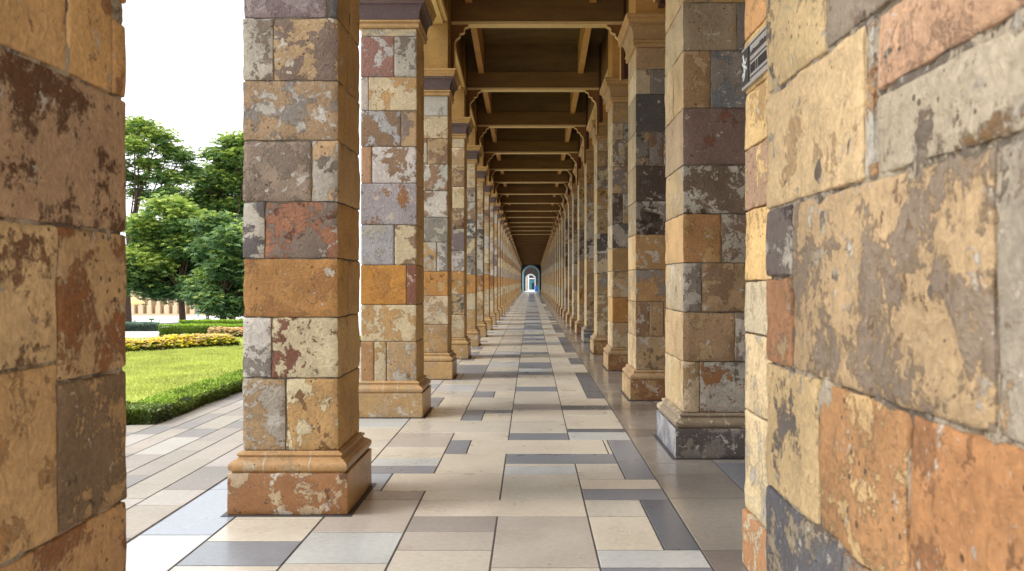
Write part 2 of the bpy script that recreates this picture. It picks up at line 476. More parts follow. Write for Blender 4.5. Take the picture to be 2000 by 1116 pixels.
def pillar(idx, x0, x1, y0, y1, ztop, side, courses=None, zs=None, colors=None, step=None, amp=0, label='', group=None, simplecol=False, mat=M_STONE):
    """square shafted pillar on a moulded base; y0 is the front of its plinth"""
    R = random.Random(idx*17+(1 if side == 'L' else 900))
    inset = .075
    root = tag(empty('stone_pillar', ((x0+x1)/2, (y0+y1)/2, 0), label, 'pillar', group), kind='thing')
    sx0, sx1, sy0, sy1 = x0, x1, y0+inset, y1
    c = colors or (None,)*3
    parts = []
    pz, mz = (.278, .413) if side == 'L' else (.262, .39)
    # plinth
    mb = MB(); pc = c[0] or ((RST, LGR) if side == 'L' else (OCH, RST))
    mb.ca, mb.cb = vary(pc[0]), pc[1]; mb.par = (R.uniform(0, 40), .42 if side == 'L' else .5, .3)
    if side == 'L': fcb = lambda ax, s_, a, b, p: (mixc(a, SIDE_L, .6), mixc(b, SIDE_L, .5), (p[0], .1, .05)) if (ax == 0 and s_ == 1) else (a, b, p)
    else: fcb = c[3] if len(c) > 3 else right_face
    xm = sx0+(sx1-sx0)*R.uniform(.3, .7)
    mb.rblock(sx0-.078, sx1+.078, sy0-.075, sy1+.06, 0.004, pz, r=.007, facecb=fcb, step=step, amp=amp*.4)
    parts.append(mb.build('plinth', M_BASE))
    mb = MB(); mb.box(sx0-.11, sx1+.11, sy0-.105, sy1+.09, .0012, .0035); parts.append(mb.build('footing_strip', M_FOOT))
    mb = MB(); mc = c[1] or ((OCH, TAN) if side == 'L' else (TAN, OCH))
    mb.ca, mb.cb, mb.par = vary(mc[0]), mc[1], (R.uniform(0, 40), .3, .12)
    mb.sweep(sx0, sx1, sy0, sy1, base_profile(mz, pz))
    seam = len(mb.v)
    if idx in (1, 2, 3, 101, 102, 103):
        mb.ca = mb.cb = rgb(206, 196, 176); mb.par = (1, 0, 0)
        pr = base_profile(mz, pz)
        for fx_ in (R.uniform(.2, .45), R.uniform(.6, .85)):
            for a_, b_ in zip(pr[1:-2], pr[2:-1]):
                xc = sx0+(sx1-sx0)*fx_
                mb.add([(xc-.003, sy0-a_[0]-.001, a_[1]), (xc+.003, sy0-a_[0]-.001, a_[1]), (xc+.003, sy0-b_[0]-.001, b_[1]), (xc-.003, sy0-b_[0]-.001, b_[1])], [(0,1,2,3)])
    parts.append(mb.build('base_moulding', M_BASE))
    # shaft
    if zs is None:
        if side == 'L': b_ = [mz, .87, 1.29, 1.72, 2.13, 2.56, 2.99, 3.40, 3.79, 4.18]
        else: b_ = [mz, .84, 1.275, 1.71, 2.14, 2.57, 3.07, 3.52, 3.97, 4.3]
        b_ = [b_[0]]+[z+R.uniform(-.03, .03) for z in b_[1:]]
        zs = [z for z in b_ if z < ztop-.12]+[ztop]
    if courses is None: courses = random_courses(len(zs)-1, PAL_L if side == 'L' else PAL_R, R, (BAND_L if side == 'L' else BAND_R) if (idx % 100) > 9 else None)
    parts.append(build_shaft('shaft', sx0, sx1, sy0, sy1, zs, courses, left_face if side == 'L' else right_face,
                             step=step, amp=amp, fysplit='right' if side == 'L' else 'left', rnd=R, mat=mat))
    # capital: three mitred members, each a part
    z = ztop
    col1 = (OCH, TAN)
    mb = MB(); mb.ca, mb.cb = vary(OCH, .05), TAN; mb.par = (R.uniform(0, 40), .2, .05)
    mb.sweep(sx0, sx1, sy0, sy1, [(.0, z), (.012, z+.002), (.03, z+.012), (.03, z+.045), (.018, z+.052), (.042, z+.066), (.042, z+.085), (.02, z+.09)])
    parts.append(mb.build('necking', M_CAP))
    mb = MB(); mb.ca, mb.cb = (rgb(104, 82, 82), rgb(120, 96, 88)) if side == 'L' else (vary(rgb(176, 138, 84), .08), TAN)
    mb.par = (R.uniform(0, 40), .15, .02)
    z2 = z+.09
    pr = [(.02, z2+.001)]
    for i in range(9):
        t = i/8; pr.append((.03+.055*(1-math.cos(t*math.pi/2)), z2+.004+.16*math.sin(t*math.pi/2)))
    pr += [(.092, z2+.166), (.092, z2+.196)]
    mb.sweep(sx0, sx1, sy0, sy1, pr); parts.append(mb.build('capital', M_CAP))
    mb = MB(); mb.ca, mb.cb = vary(rgb(190, 142, 76), .05), TAN; mb.par = (R.uniform(0, 40), .2, .03)
    z3 = z2+.197
    mb.sweep(sx0, sx1, sy0, sy1, [(.08, z3), (.098, z3+.004), (.104, z3+.035), (.118, z3+.05), (.118, z3+.075), (.135, z3+.09), (.135, z3+.115), (.06, z3+.12)])
    parts.append(mb.build('abacus', M_CAP))
    if side == 'L': post_x = (sx0, sx1)
    else: post_x = (sx0, sx1)
    mb = MB(); mb.box(post_x[0]+.004, post_x[1]-.004, sy0+.004, sy1-.03, z3+.12, sz(4.86, (y0+y1)/2))
    parts.append(mb.build('upper_post', M_PANEL if side == 'L' else M_OCHRE))
    under(parts, root)
    return root

ORD = ['first','second','third','fourth','fifth','sixth','seventh','eighth','ninth','tenth']
# ---- garden row (left)
XS_L = -1.29
l1_z = [.413, .90, 1.306, 1.70, 2.08, 2.49, 2.89, 3.31, 3.72, 4.12, 4.42]
l1_c = [
    [(.45, TAN, LGR, .5, .3), (1, OCH, CREAM, .35, .35)],
    [(.30, GRY, WHT, .55, .3), (1, CREAM, RED, .33, .18)],
    [(1, rgb(178, 122, 58), rgb(166, 112, 52), .3, .06)],
    [(.23, LGR, SLA, .45, .2), (1, rgb(158, 104, 74), GBR, .5, .25)],
    [(.72, rgb(160, 138, 116), GBR, .4, .25), (1, LGR, TAN, .4, .3)],
    [(1, rgb(172, 140, 106), GRY, .45, .4)],
    [(.32, LGR, GBR, .25, .4), (1, rgb(134, 112, 96), TAN, .5, .3)],
    [(.88, MAU, rgb(160, 140, 138), .5, .1), (1, DBR, SLA, .4, .1)],
    [(1, TAN, LGR, .5, .3)], [(.4, LGR, BRN, .5, .3), (1, TAN, BRN, .4, .3)]]
l2_z = [.387, .86, 1.28, 1.73, 2.19, 2.66, 3.08, 3.49, 3.87, 4.335, 4.425]
l2_c = [
    [(.24, rgb(190, 140, 90), TAN, .3, .1), (.46, OCH, CREAM, .5, .2), (1, TAN, LGR, .4, .15)],
    [(1, CREAM, OCH, .5, .1)],
    [(.82, rgb(204, 136, 30), rgb(190, 124, 34), .3, .03), (1, RED, PNK, .3, .3)],
    [(.6, rgb(178, 176, 176), LGR, .5, .2), (1, CREAM, BRN, .5, .1)],
    [(1, rgb(170, 160, 158), RST, .22, .3)],
    [(.2, rgb(190, 142, 104), TAN, .3, .1), (1, WHT, BRN, .4, .2)],
    [(.72, rgb(188, 184, 182), BRN, .5, .1), (1, TAN, GBR, .45, .3)],
    [(.15, LGR, GRY, .2, .1), (1, CREAM, OCH, .5, .25)],
    [(.6, WHT, rgb(160, 110, 96), .6, .15), (1, LGR, GBR, .45, .2)],
    [(1, CREAM, LGR, .5, .2)]]
L_LABELS = [
    'big garden-side stone pillar with an orange-brown course and a rust brown plinth',
    'garden-side pillar with a bright orange block beside a red one, behind the big one',
    'third garden-side stone pillar with the big nearest one as first',
    'fourth garden-side stone pillar with the big nearest one as first',
    'fifth garden-side stone pillar with the big nearest one as first',
    'sixth garden-side stone pillar with the big nearest one as first',
    'seventh garden-side stone pillar with the big nearest one as first',
    'eighth garden-side stone pillar with the big nearest one as first']
gL, gR = 'pillars of the garden-side row', 'pillars of the inner row'
for i, y in enumerate(YL):
    kw = dict(label=L_LABELS[i] if i < 8 else 'one of the far garden-side pillars packed in a row towards the blue arch', group=gL if i < 8 else 'far pillars of the garden-side row')
    zt = EYE+shaft_h(y)
    x1 = XS_L-.01*min(i, 3)
    if i == 0: pillar(1, x1-CD, x1, y, y+.13+CD, zt, 'L', l1_c, l1_z, [(rgb(160, 102, 48), rgb(190, 162, 126)), (rgb(192, 144, 82), TAN), None][:3], step=.04, amp=.009, **kw)
    elif i == 1: pillar(2, x1-CD, x1, y, y+.075+CD, zt, 'L', l2_c, l2_z, [(OCH, TAN), (OCH, TAN), None], **kw)
    else: pillar(i+1, x1-CD, x1, y, y+.075+CD, zt, 'L', colors=[(OCH, TAN), (OCH, TAN), None], **kw)

# ---- inner row (right)
r1_z = [.39, .84, 1.275, 1.71, 2.14, 2.57, 3.07, 3.58, 4.0, 4.35, 4.6]
r1_c = [
    [(.16, TAN, CREAM, .5, .3), (1, WHT, RST, .4, .4)],
    [(.50, rgb(186, 152, 112), TAN, .4, .1), (1, WHT, GBR, .45, .2)],
    [(.18, GRY, LGR, .5, .3), (1, TAN, BRN, .45, .2)],
    [(.37, rgb(196, 140, 80), OCH, .4, .2), (1, LGR, rgb(140, 110, 90), .55, .3)],
    [(.72, rgb(134, 112, 92), LGR, .4, .4), (1, RED, LGR, .3, .1)],
    [(1, rgb(150, 122, 110), RED, .22, .12)],
    [(.27, rgb(186, 150, 104), TAN, .4, .1), (1, rgb(134, 138, 140), GRY, .6, .3)],
    [(.52, rgb(184, 162, 134), TAN, .3, .2), (1, GRY, SLA, .4, .2)],
    [(1, TAN, OCH, .4, .2)], [(.5, TAN, GRY, .4, .2), (1, OCH, CREAM, .4, .2)]]
def r1_plinth(ax, side, a, b, p):
    if ax == 0 and side == 0: return rgb(132, 136, 150), rgb(176, 176, 176), (p[0], .35, -.6)
    return a, b, p
R_XS = [1.345, 1.365, 1.41, 1.40]
R_LABELS = [
    'inner-row stone pillar with a dark slate plinth and blue-grey patch on its side',
    'second inner-row pillar with an ochre plinth, right behind the slate-based one',
    'third inner-row stone pillar with the slate-based one as first',
    'fourth inner-row stone pillar with the slate-based one as first',
    'fifth inner-row stone pillar with the slate-based one as first',
    'sixth inner-row stone pillar with the slate-based one as first',
    'seventh inner-row stone pillar with the slate-based one as first',
    'eighth inner-row stone pillar with the slate-based one as first']
RW, RD = .92, .95
for i, y in enumerate(YR):
    kw = dict(label=R_LABELS[i] if i < 8 else 'one of the far inner-row pillars packed in a row towards the blue arch', group=gR if i < 8 else 'far pillars of the inner row')
    zt = EYE+shaft_h(y-1.2)+.17
    xs = interp([(7, 1.335), (10.6, 1.362), (14.1, 1.405), (20, 1.40), (110, 1.36)], y)
    cols = [(OCH, RST), (TAN, OCH), None]
    if i == 4: cols = [(BLU, LGR), (GRY, TAN), None]
    if i == 0: pillar(101, xs, xs+RW, y, y+.075+RD, zt, 'R', r1_c, r1_z, [(rgb(140, 130, 124), rgb(96, 88, 86)), (rgb(150, 134, 112), CREAM), None, r1_plinth], step=.045, amp=.008, **kw)
    else: pillar(101+i, xs, xs+RW*.8, y, y+.075+RD*.85, zt, 'R', colors=cols, **kw)

# ---- the three blurred pillars nearest the camera: hand-set blocks on the faces in view
def near_pillar(label, blocks, core, parts_extra=()):
    root = empty('stone_pillar', ((core[0]+core[1])/2, (core[2]+core[3])/2, 0), label, 'pillar', 'pillars nearest the viewer'); root['kind'] = 'thing'
    mb = MB(); mb.ca, mb.cb, mb.par = rgb(176, 160, 136), rgb(112, 98, 84), (4, .45, .3); mb.rblock(*core, r=.01, step=.03, amp=.012, freq=14)
    core_o = mb.build('mortar_core', M_HERO)
    mb = MB()
    for k, (x0, x1, y0, y1, z0, z1, a, b, amt, wash) in enumerate(blocks):
        mb.ca, mb.cb, mb.par = vary(a, .04), b, (k*3.7+core[0]*10, amt, wash)
        mb.rblock(x0, x1, y0+.003, y1-.003, z0+.003, z1-.003, r=.010, step=.022, amp=(.0045 if x1 < 0 else .008), freq=6, seed=k*1.3, loops=(0, .3, .65, 1))
    o = mb.build('shaft', M_HERO)
    under([core_o, o]+list(parts_extra), root)
    return root
# left: inner face at x=-1.276
X = -1.276; W = X-.62
bl = []
def lb(y0, y1, z0, z1, a, b, amt, wash): bl.append((W, X, y0, y1, z0, z1, a, b, amt, wash))
SB = rgb(196, 150, 94); DK = rgb(146, 116, 90)
lb(1.78, 2.26, 2.12, 2.50, rgb(204, 160, 100), BRN, .12, .1); lb(2.26, 2.505, 2.12, 2.42, rgb(206, 158, 96), RST, .2, .15); lb(2.505, 2.594, 2.12, 2.36, rgb(204, 154, 92), RST, .25, .2)
lb(2.26, 2.594, 2.42, 2.85, rgb(190, 132, 66), rgb(96, 76, 60), .4, .1); lb(1.78, 2.26, 2.50, 2.85, SB, BRN, .3, .1)
lb(1.78, 2.594, 1.70, 2.12, rgb(182, 148, 112), rgb(104, 66, 36), .40, .12)
lb(1.78, 2.215, 1.33, 1.70, rgb(212, 176, 124), rgb(124, 84, 50), .28, .15)
lb(1.78, 2.215, .86, 1.33, rgb(208, 164, 104), rgb(186, 134, 74), .34, .1)
lb(2.215, 2.594, .86, 1.27, rgb(136, 108, 78), rgb(186, 146, 92), .36, .1); lb(2.215, 2.594, 1.275, 1.70, rgb(196, 158, 108), rgb(150, 92, 40), .5, .1)
lb(1.78, 2.594, .41, .86, rgb(198, 150, 92), rgb(150, 92, 44), .42, .1)
lb(1.78, 2.594, 2.85, 3.3, TAN, BRN, .3, .2); lb(1.78, 2.2, 3.3, 3.8, TAN, BRN, .3, .2); lb(2.2, 2.594, 3.3, 3.8, OCH, GRY, .3, .2); lb(1.78, 2.594, 3.8, 4.42, TAN, BRN, .3, .2)
def near_base(x0, x1, y0, y1, off=.075, caps=True):
    p = []
    mb = MB(); mb.ca, mb.cb, mb.par = RST, OCH, (8, .3, .2); mb.rblock(x0-off, x1+off, y0-off, y1+off, .004, .278, r=.008, step=.06, amp=.003); p.append(mb.build('plinth', M_BASE))
    mb = MB(); mb.ca, mb.cb, mb.par = OCH, TAN, (8, .3, .1); mb.sweep(x0, x1, y0, y1, base_profile(.41, .278)); p.append(mb.build('base_moulding', M_BASE))
    if caps:
        mb = MB(); mb.ca, mb.cb, mb.par = rgb(104, 82, 82), BRN, (2, .1, 0)
        mb.sweep(x0, x1, y0, y1, [(.03, 4.42), (.03, 4.5), (.05, 4.58), (.12, 4.68), (.12, 4.72), (.16, 4.76), (.16, 4.84)]); p.append(mb.build('capital', M_CAP))
        mb = MB(); mb.box(x0+.01, x1-.01, y0+.01, y1-.01, 4.84, 6.85); p.append(mb.build('upper_post', M_PANEL))
    return p
near_pillar('blurred tan stone pillar at the left edge, rust stain on its upper block', bl, (W+.02, X-.010, 1.80, 2.583, .41, 4.42), near_base(W, X, 1.78, 2.594))

# right big pillar: inner face at x=.73
bl = []; X = .73; W = 1.62
def rb(y0, y1, z0, z1, a, b, amt, wash): bl.append((X, W, y0, y1, z0, z1, a, b, amt, wash))
BIG = rgb(190, 156, 114)
rb(2.04, 2.55, 2.12, 2.60, rgb(216, 184, 130), SLA, .25, .2); rb(1.40, 2.04, 2.12, 2.60, rgb(156, 140, 120), BRN, .3, .2); rb(.6, 1.40, 2.3, 2.60, rgb(206, 160, 120), GRY, .3, .2)
rb(1.80, 2.55, 1.77, 2.12, rgb(222, 188, 138), rgb(200, 160, 110), .2, .02)
rb(1.745, 1.79, 1.77, 2.12, rgb(196, 146, 92), LGR, .4, .3)
rb(.6, 1.735, 1.95, 2.115, rgb(206, 160, 122), rgb(196, 150, 116), .3, .1)
rb(.6, 1.40, 2.12, 2.3, rgb(204, 154, 116), DBR, .2, .1)
rb(.6, 1.735, 1.77, 1.94, rgb(190, 172, 146), rgb(134, 100, 60), .3, .25)
rb(2.30, 2.55, 1.56, 1.77, rgb(126, 112, 104), LGR, .45, .3); rb(2.30, 2.55, 1.30, 1.56, rgb(190, 130, 84), TAN, .35, .1)
rb(1.29, 2.30, 1.30, 1.77, rgb(190, 156, 114), rgb(146, 126, 106), .42, .25)
rb(.6, 1.29, 1.30, 1.77, rgb(172, 158, 138), rgb(190, 148, 98), .35, .3)
rb(2.085, 2.55, .92, 1.30, rgb(220, 184, 130), rgb(120, 108, 100), .28, .12)
rb(1.593, 2.075, .92, 1.30, rgb(188, 132, 78), rgb(210, 170, 112), .40, .08)
rb(.6, 1.583, .92, 1.30, rgb(186, 126, 70), rgb(158, 104, 58), .40, .22)
rb(1.93, 2.55, .45, .92, rgb(104, 102, 106), rgb(168, 150, 124), .42, .2); rb(.6, 1.93, .45, .92, rgb(170, 128, 96), GRY, .4, .2)
rb(.6, 2.55, 2.60, 3.05, TAN, GRY, .4, .2); rb(.6, 1.6, 3.05, 3.6, OCH, GRY, .4, .2); rb(1.6, 2.55, 3.05, 3.6, TAN, BRN, .4, .2); rb(.6, 2.55, 3.6, 4.4, CREAM, GRY, .4, .2)
near_pillar('huge blurred rough stone pillar at the right edge, pale and orange blocks', bl, (X+.009, W, .62, 2.540, .41, 4.40), near_base(X, W, .6, 2.55, .0, False))

# right second pillar, with the plaque: inner face x=1.17
bl = []; X = 1.17; W = 1.95
YELL = rgb(230, 190, 124)
for z0, z1, a, b, amt, wash in [(.31, .85, rgb(224, 196, 150), LGR, .3, .1), (.85, 1.27, rgb(222, 192, 146), LGR, .4, .12), (1.27, 1.55, rgb(208, 190, 156), CREAM, .4, .1),
                          (1.55, 1.93, rgb(230, 186, 116), OCH, .3, .1), (1.93, 2.26, rgb(186, 146, 116), YELL, .4, .1), (2.26, 2.56, YELL, OCH, .3, .15),
                          (2.56, 2.86, rgb(226, 184, 116), OCH, .25, .1), (2.86, 3.3, rgb(222, 160, 92), OCH, .3, .15), (3.3, 3.85, YELL, GRY, .3, .1), (3.85, 4.5, OCH, TAN, .3, .1)]:
    bl.append((X, W, 3.45, 4.49, z0, z1, a, b, amt, wash))
px = []
mb = MB(); mb.ca, mb.cb, mb.par = rgb(200, 138, 84), CREAM, (5, .3, .12); mb.rblock(X-.012, W+.05, 3.42, 4.505, .004, .305, r=.012, step=.05, amp=.004); px.append(mb.build('plinth', M_BASE))
mb = MB(); mb.ca, mb.cb, mb.par = rgb(190, 146, 84), TAN, (5, .1, 0)
mb.sweep(X, W, 3.45, 4.49, [(.03, 4.5), (.03, 4.58), (.12, 4.76), (.16, 4.82), (.16, 4.9)]); px.append(mb.build('capital', M_CAP))
mb = MB(); mb.box(X+.01, W-.01, 3.46, 4.48, 4.9, 6.85); px.append(mb.build('upper_post', M_OCHRE))
near_pillar('cream stone pillar carrying the metal plaque, mostly behind the huge right pillar', bl, (X+.03, W-.02, 3.47, 4.46, .31, 4.5), px)

# plaque on that pillar
def plaque():
    root = empty('plaque', (1.15, 4.2, 2.70), 'metal plaque with white lizard emblem on black and worn lettering, on the right', 'plaque')
    xf = 1.152; parts = []
    mb = MB(); mb.box(xf, 1.172, 3.80, 4.475, 2.585, 2.805); parts.append(mb.build('metal_plate', M_METAL))
    mb = MB(); mb.box(xf-.004, xf, 4.325, 4.462, 2.603, 2.79); parts.append(mb.build('emblem_panel', M_BLACK))
    # emblem: lizard outline, drawn in the wall plane (y decreasing = to the right in the photo)
    def strip(mb, pts, w):
        for (a, b), wa, wb in zip(zip(pts, pts[1:]), w, w[1:]):
            d = Vector((b[0]-a[0], b[1]-a[1])).normalized(); nn = Vector((-d.y, d.x))
            p = [(a[0]+nn.x*wa, a[1]+nn.y*wa), (b[0]+nn.x*wb, b[1]+nn.y*wb), (b[0]-nn.x*wb, b[1]-nn.y*wb), (a[0]-nn.x*wa, a[1]-nn.y*wa)]
            o = len(mb.v)
            for u, v in p: mb.v.append((xf-.005, 4.393-u, 2.697+v))
            for u, v in p: mb.v.append((xf-.008, 4.393-u, 2.697+v))
            mb.face([o+4, o+5, o+6, o+7])
            for k in range(4): mb.face([o+k, o+(k+1) % 4, o+4+(k+1) % 4, o+4+k])
    mb = MB()
    strip(mb, [(-.030, .068), (-.02, .045), (-.008, .02), (.002, -.01), (.0, -.035), (-.012, -.06), (-.03, -.07)], [.008, .007, .013, .017, .011, .006, .002])
    strip(mb, [(-.008, .02), (-.03, .012), (-.045, .03)], [.006, .005, .004])
    strip(mb, [(-.002, .012), (.028, .022), (.036, .038)], [.006, .005, .004])
    strip(mb, [(.002, -.012), (.03, -.006), (.042, -.022)], [.006, .005, .004])
    strip(mb, [(.0, -.03), (-.03, -.034), (-.042, -.05)], [.006, .005, .004])
    parts.append(mb.build('lizard_emblem', M_WHITEP))
    mb = MB()
    for z0, z1 in ((2.786, 2.791), (2.697, 2.703), (2.612, 2.618)):   # ruled lines
        mb.box(xf-.003, xf, 3.82, 4.305, z0, z1)
    mb.box(xf-.003, xf, 4.312, 4.315, 2.60, 2.79)
    parts.append(mb.build('ruled_lines', M_ENGRAVE))
    mb = MB(); R = random.Random(4)
    y = 4.295
    while y > 3.84:                                           # upper line of small worn letters
        w = R.uniform(.010, .016)
        mb.box(xf-.003, xf, y-w, y, 2.727, 2.727+R.choice((.022, .022, .03)))
        mb.box(xf-.003, xf, y-w-.004, y-w, 2.727, 2.737)
        y -= w+R.choice((.006, .008, .008, .016))
    parts.append(mb.build('small_lettering', M_ENGRAVE))
    mb = MB(); y = 4.293
    while y > 3.84:                                           # lower line of tall capitals
        mb.box(xf-.003, xf, y-.005, y, 2.635, 2.682); mb.box(xf-.003, xf, y-.016, y-.012, 2.635, 2.682)
        z = R.choice((2.655, 2.678, 2.635)); mb.box(xf-.003, xf, y-.012, y-.005, z, z+.005)
        y -= .024 if R.random() < .8 else .036
    parts.append(mb.build('large_lettering', M_ENGRAVE))
    under(parts, root)
plaque()

# ------------------------------------------------------------------ roof frames
FY = [2.72]+[y+.65 for y in YL]
def right_end(y): return interp([(10, 1.55), (13.5, 1.53), (16.85, 1.40), (20, 1.345), (110, 1.31)], y)
LEFT_END = -1.31
BR = [(0, 0), (.27, 0), (.27, -.03), (.225, -.035), (.21, -.06), (.195, -.085), (.205, -.11), (.185, -.13), (.14, -.14), (.118, -.155), (.135, -.18), (.115, -.20),
      (.075, -.235), (.05, -.28), (.042, -.34), (.042, -1.0), (0, -1.0)]
F_LABELS = ['cream-edged timber ceiling frame with scalloped corner brackets, {} one down the passage']
def frame(i, y):
    far = i > 9
    lab = ('timber ceiling frame with cream lower edge and scalloped brackets, {} from the top'.format(ORD[i-3]) if 3 <= i <= 9 else
           ('timber ceiling frame overhead, nearer than the top edge of the photo' if i < 3 else 'one of the far timber ceiling frames bunched together above the end arch'))
    root = empty('ceiling_frame', (0, y, sz(3.93, y)), lab, 'ceiling frame', 'timber frames under the ceiling' if not far else 'far timber frames under the ceiling'); root['kind'] = 'thing'
    xl, xr = LEFT_END, right_end(y)
    ps = []
    mb = MB(); mb.box(xl, xr, y, y+.26, sz(3.976, y), sz(4.30, y)); ps.append(mb.build('beam', M_BROWN))
    mb = MB(); mb.rblock(xl, xr, y-.012, y+.20, sz(3.93, y), sz(3.974, y), r=.004); ps.append(mb.build('trim_board', M_CREAM if i < 17 else M_BROWN))  # far trims take brown, putting the dim far end into the colour
    mb = MB(); mb.box(xl, xr, y+.03, y+.2, sz(4.302, y), sz(4.88, y)); ps.append(mb.build('upper_board', M_OLIVE))
    for x, sgn in ((xl, 1), (xr, -1)):
        if i > 14: break
        zb = sz(3.93, y)-.003
        post_top = None
        bk = 1.0 if i < 7 else .6
        pts = [(x+sgn*dx*bk, zb+dz*bk*(1.0 if dz > -.9 else .9)) for dx, dz in BR]
        mb = MB(); n = len(pts)
        o = 0
        mb.v = [(px_, y+.02, pz_) for px_, pz_ in pts]+[(px_, y+.10, pz_) for px_, pz_ in pts]
        f1 = list(range(n)); f2 = [k+n for k in reversed(range(n))]
        if sgn > 0: pass
        mb.face(f1 if sgn < 0 else list(reversed(f1))); mb.face(f2 if sgn < 0 else list(reversed(f2)))
        for k in range(n): q = [k, (k+1) % n, n+(k+1) % n, n+k]; mb.face(q)
        br = mb.build('bracket', M_BRACK); ps.append(br)
        # cream edging along the scalloped edge
        mb = MB()
        for a, b in zip(pts[1:15], pts[2:16]):
            a = Vector((a[0], a[1])); b = Vector((b[0], b[1])); d = (b-a)
            if d.length < 1e-4: continue
            nn = Vector((d.y, -d.x)).normalized()*(-.012 if sgn > 0 else .012)
            q = [a, b, b+nn, a+nn]; o = len(mb.v)
            mb.v += [(p.x, y+.005, p.y) for p in q]+[(p.x, y+.108, p.y) for p in q]
            for f in ((0,1,2,3), (7,6,5,4), (0,4,5,1), (1,5,6,2), (2,6,7,3), (3,7,4,0)): mb.face([o+k for k in f])
        e = mb.build('bracket_edging', M_CREAM); ps.append(e)
        if not far:
            e.parent = None
        # oxblood lining board behind
        mb = MB(); xa, xb = sorted((x-sgn*.002, x-sgn*.075)); mb.box(xa, xb, y-.06, y+.12, EYE+shaft_h(y)+.45, sz(4.87, y)); ps.append(mb.build('lining_board', M_RED))
    if i+1 < len(FY):
        y2 = FY[i+1]
        for xj in (-1.02, 1.02):
            mb = MB(); w = .055; za, zb2 = sz(4.26, y), sz(4.26, y2); ta, tb = sz(4.86, y), sz(4.86, y2)
            ya, yb = y+.205, y2+.025
            mb.add([(xj-w,ya,za),(xj+w,ya,za),(xj+w,yb,zb2),(xj-w,yb,zb2),(xj-w,ya,ta),(xj+w,ya,ta),(xj+w,yb,tb),(xj-w,yb,tb)],
                   [(0,3,2,1),(4,5,6,7),(0,1,5,4),(1,2,6,5),(2,3,7,6),(3,0,4,7)])
            ps.append(mb.build('joist', M_OCHRE))
    under(ps, root)
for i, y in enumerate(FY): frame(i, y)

# long lintels carried by the pillars, one per side
def lintel(side):
    root = empty('lintel', ((-1.4 if side < 0 else 1.5), 20, 5), 'long timber lintel with cream underside above the %s row of pillars' % ('garden-side' if side < 0 else 'inner'), 'lintel'); root['kind'] = 'thing'
    ys = [-1.5]+FY+[110.4]
    a, b, c = MB(), MB(), MB()
    for y0, y1 in zip(ys, ys[1:]):
        if side < 0: xa0 = xa1 = -1.62; xb0 = xb1 = -1.345
        else:
            xa0, xa1 = right_end(y0)+.035, right_end(y1)+.035; xb0, xb1 = xa0+.3, xa1+.3
        def sl(mb, d0, d1, h0, h1):
            mb.add([(xa0+d0,y0,sz(h0,y0)),(xb0+d1,y0,sz(h0,y0)),(xb1+d1,y1,sz(h0,y1)),(xa1+d0,y1,sz(h0,y1)),
                    (xa0+d0,y0,sz(h1,y0)),(xb0+d1,y0,sz(h1,y0)),(xb1+d1,y1,sz(h1,y1)),(xa1+d0,y1,sz(h1,y1))],
                   [(0,3,2,1),(4,5,6,7),(0,1,5,4),(1,2,6,5),(2,3,7,6),(3,0,4,7)])
        ma = MB
        sl(a, 0, 0, 3.90, 4.87)
        sl(b, -.03, .03, 3.80, 3.898)
        sl(c, .04, -.04, 3.765, 3.799)
    under([a.build('fascia', M_BROWN), b.build('soffit_trim', M_CREAM), c.build('soffit_bead', M_CREAM)], root)
lintel(-1); lintel(1)

# ceiling sheet (boards) with the roof above it
mb = MB(); ys = [-1.5]+FY+[110.4]
for y0, y1 in zip(ys, ys[1:]):
    for h, t in ((4.88, 0),):
        z0, z1 = sz(h, y0), sz(h, y1)
        mb.add([(-2.35,y0,z0),(3.7,y0,z0),(3.7,y1,z1),(-2.35,y1,z1),(-2.35,y0,z0+.35),(3.7,y0,z0+.35),(3.7,y1,z1+.35),(-2.35,y1,z1+.35)],
               [(0,3,2,1),(4,5,6,7),(0,1,5,4),(1,2,6,5),(2,3,7,6),(3,0,4,7)])
tag(mb.build('ceiling', M_OLIVE), kind='structure')
# unseen wall beyond the inner row, added to block light from the right
mb = MB(); R = random.Random(5)
y = -1.5
while y < 110:
    w = 2.2
    z = .01
    while z < 6.5:
        a, b = R.choice([(TAN, CREAM), (CREAM, TAN), (BRN, TAN), (GRY, LGR)])
        mb.ca, mb.cb, mb.par = vary(a), b, (R.uniform(0, 40), .4, .2)
        if z+.55 < sz(4.88, y+w)+.2: mb.box(3.4+R.uniform(0, .01), 3.65, y+.004, min(y+w, 110.4)-.004, z, z+.545)
        z += .55
    y += w
mb.ca = rgb(120, 110, 98); mb.box(3.42, 3.64, -1.5, 110.4, 0, 3.6)
tag(mb.build('light_block_wall', M_STONE), kind='structure')

# ------------------------------------------------------------------ floor
C_CR = rgb(216, 207, 190); C_CR2 = rgb(206, 199, 186); C_BE = rgb(190, 182, 172); C_BR = rgb(166, 158, 152)
C_PG = rgb(196, 199, 198); C_GR = rgb(138, 142, 150); C_DG = rgb(104, 109, 120); C_BG = rgb(166, 173, 184)
fl = MB(); FR = random.Random(11)
def tile(x0, x1, y0, y1, c, g=.0055):
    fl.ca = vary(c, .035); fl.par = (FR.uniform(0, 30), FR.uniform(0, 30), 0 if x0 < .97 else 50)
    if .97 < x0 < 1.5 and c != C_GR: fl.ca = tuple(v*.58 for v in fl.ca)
    t = FR.uniform(-.0006, .0006); u = FR.uniform(-.0006, .0006)
    z = 0.0; e = .0025
    fl.add([(x0+g,y0+g,z-e),(x1-g,y0+g,z-e),(x1-g,y1-g,z-e),(x0+g,y1-g,z-e),
            (x0+g+e,y0+g+e,z+t),(x1-g-e,y0+g+e,z+u),(x1-g-e,y1-g-e,z-t),(x0+g+e,y1-g-e,z-u)],
           [(4,5,6,7),(0,1,5,4),(1,2,6,5),(2,3,7,6),(3,0,4,7)])
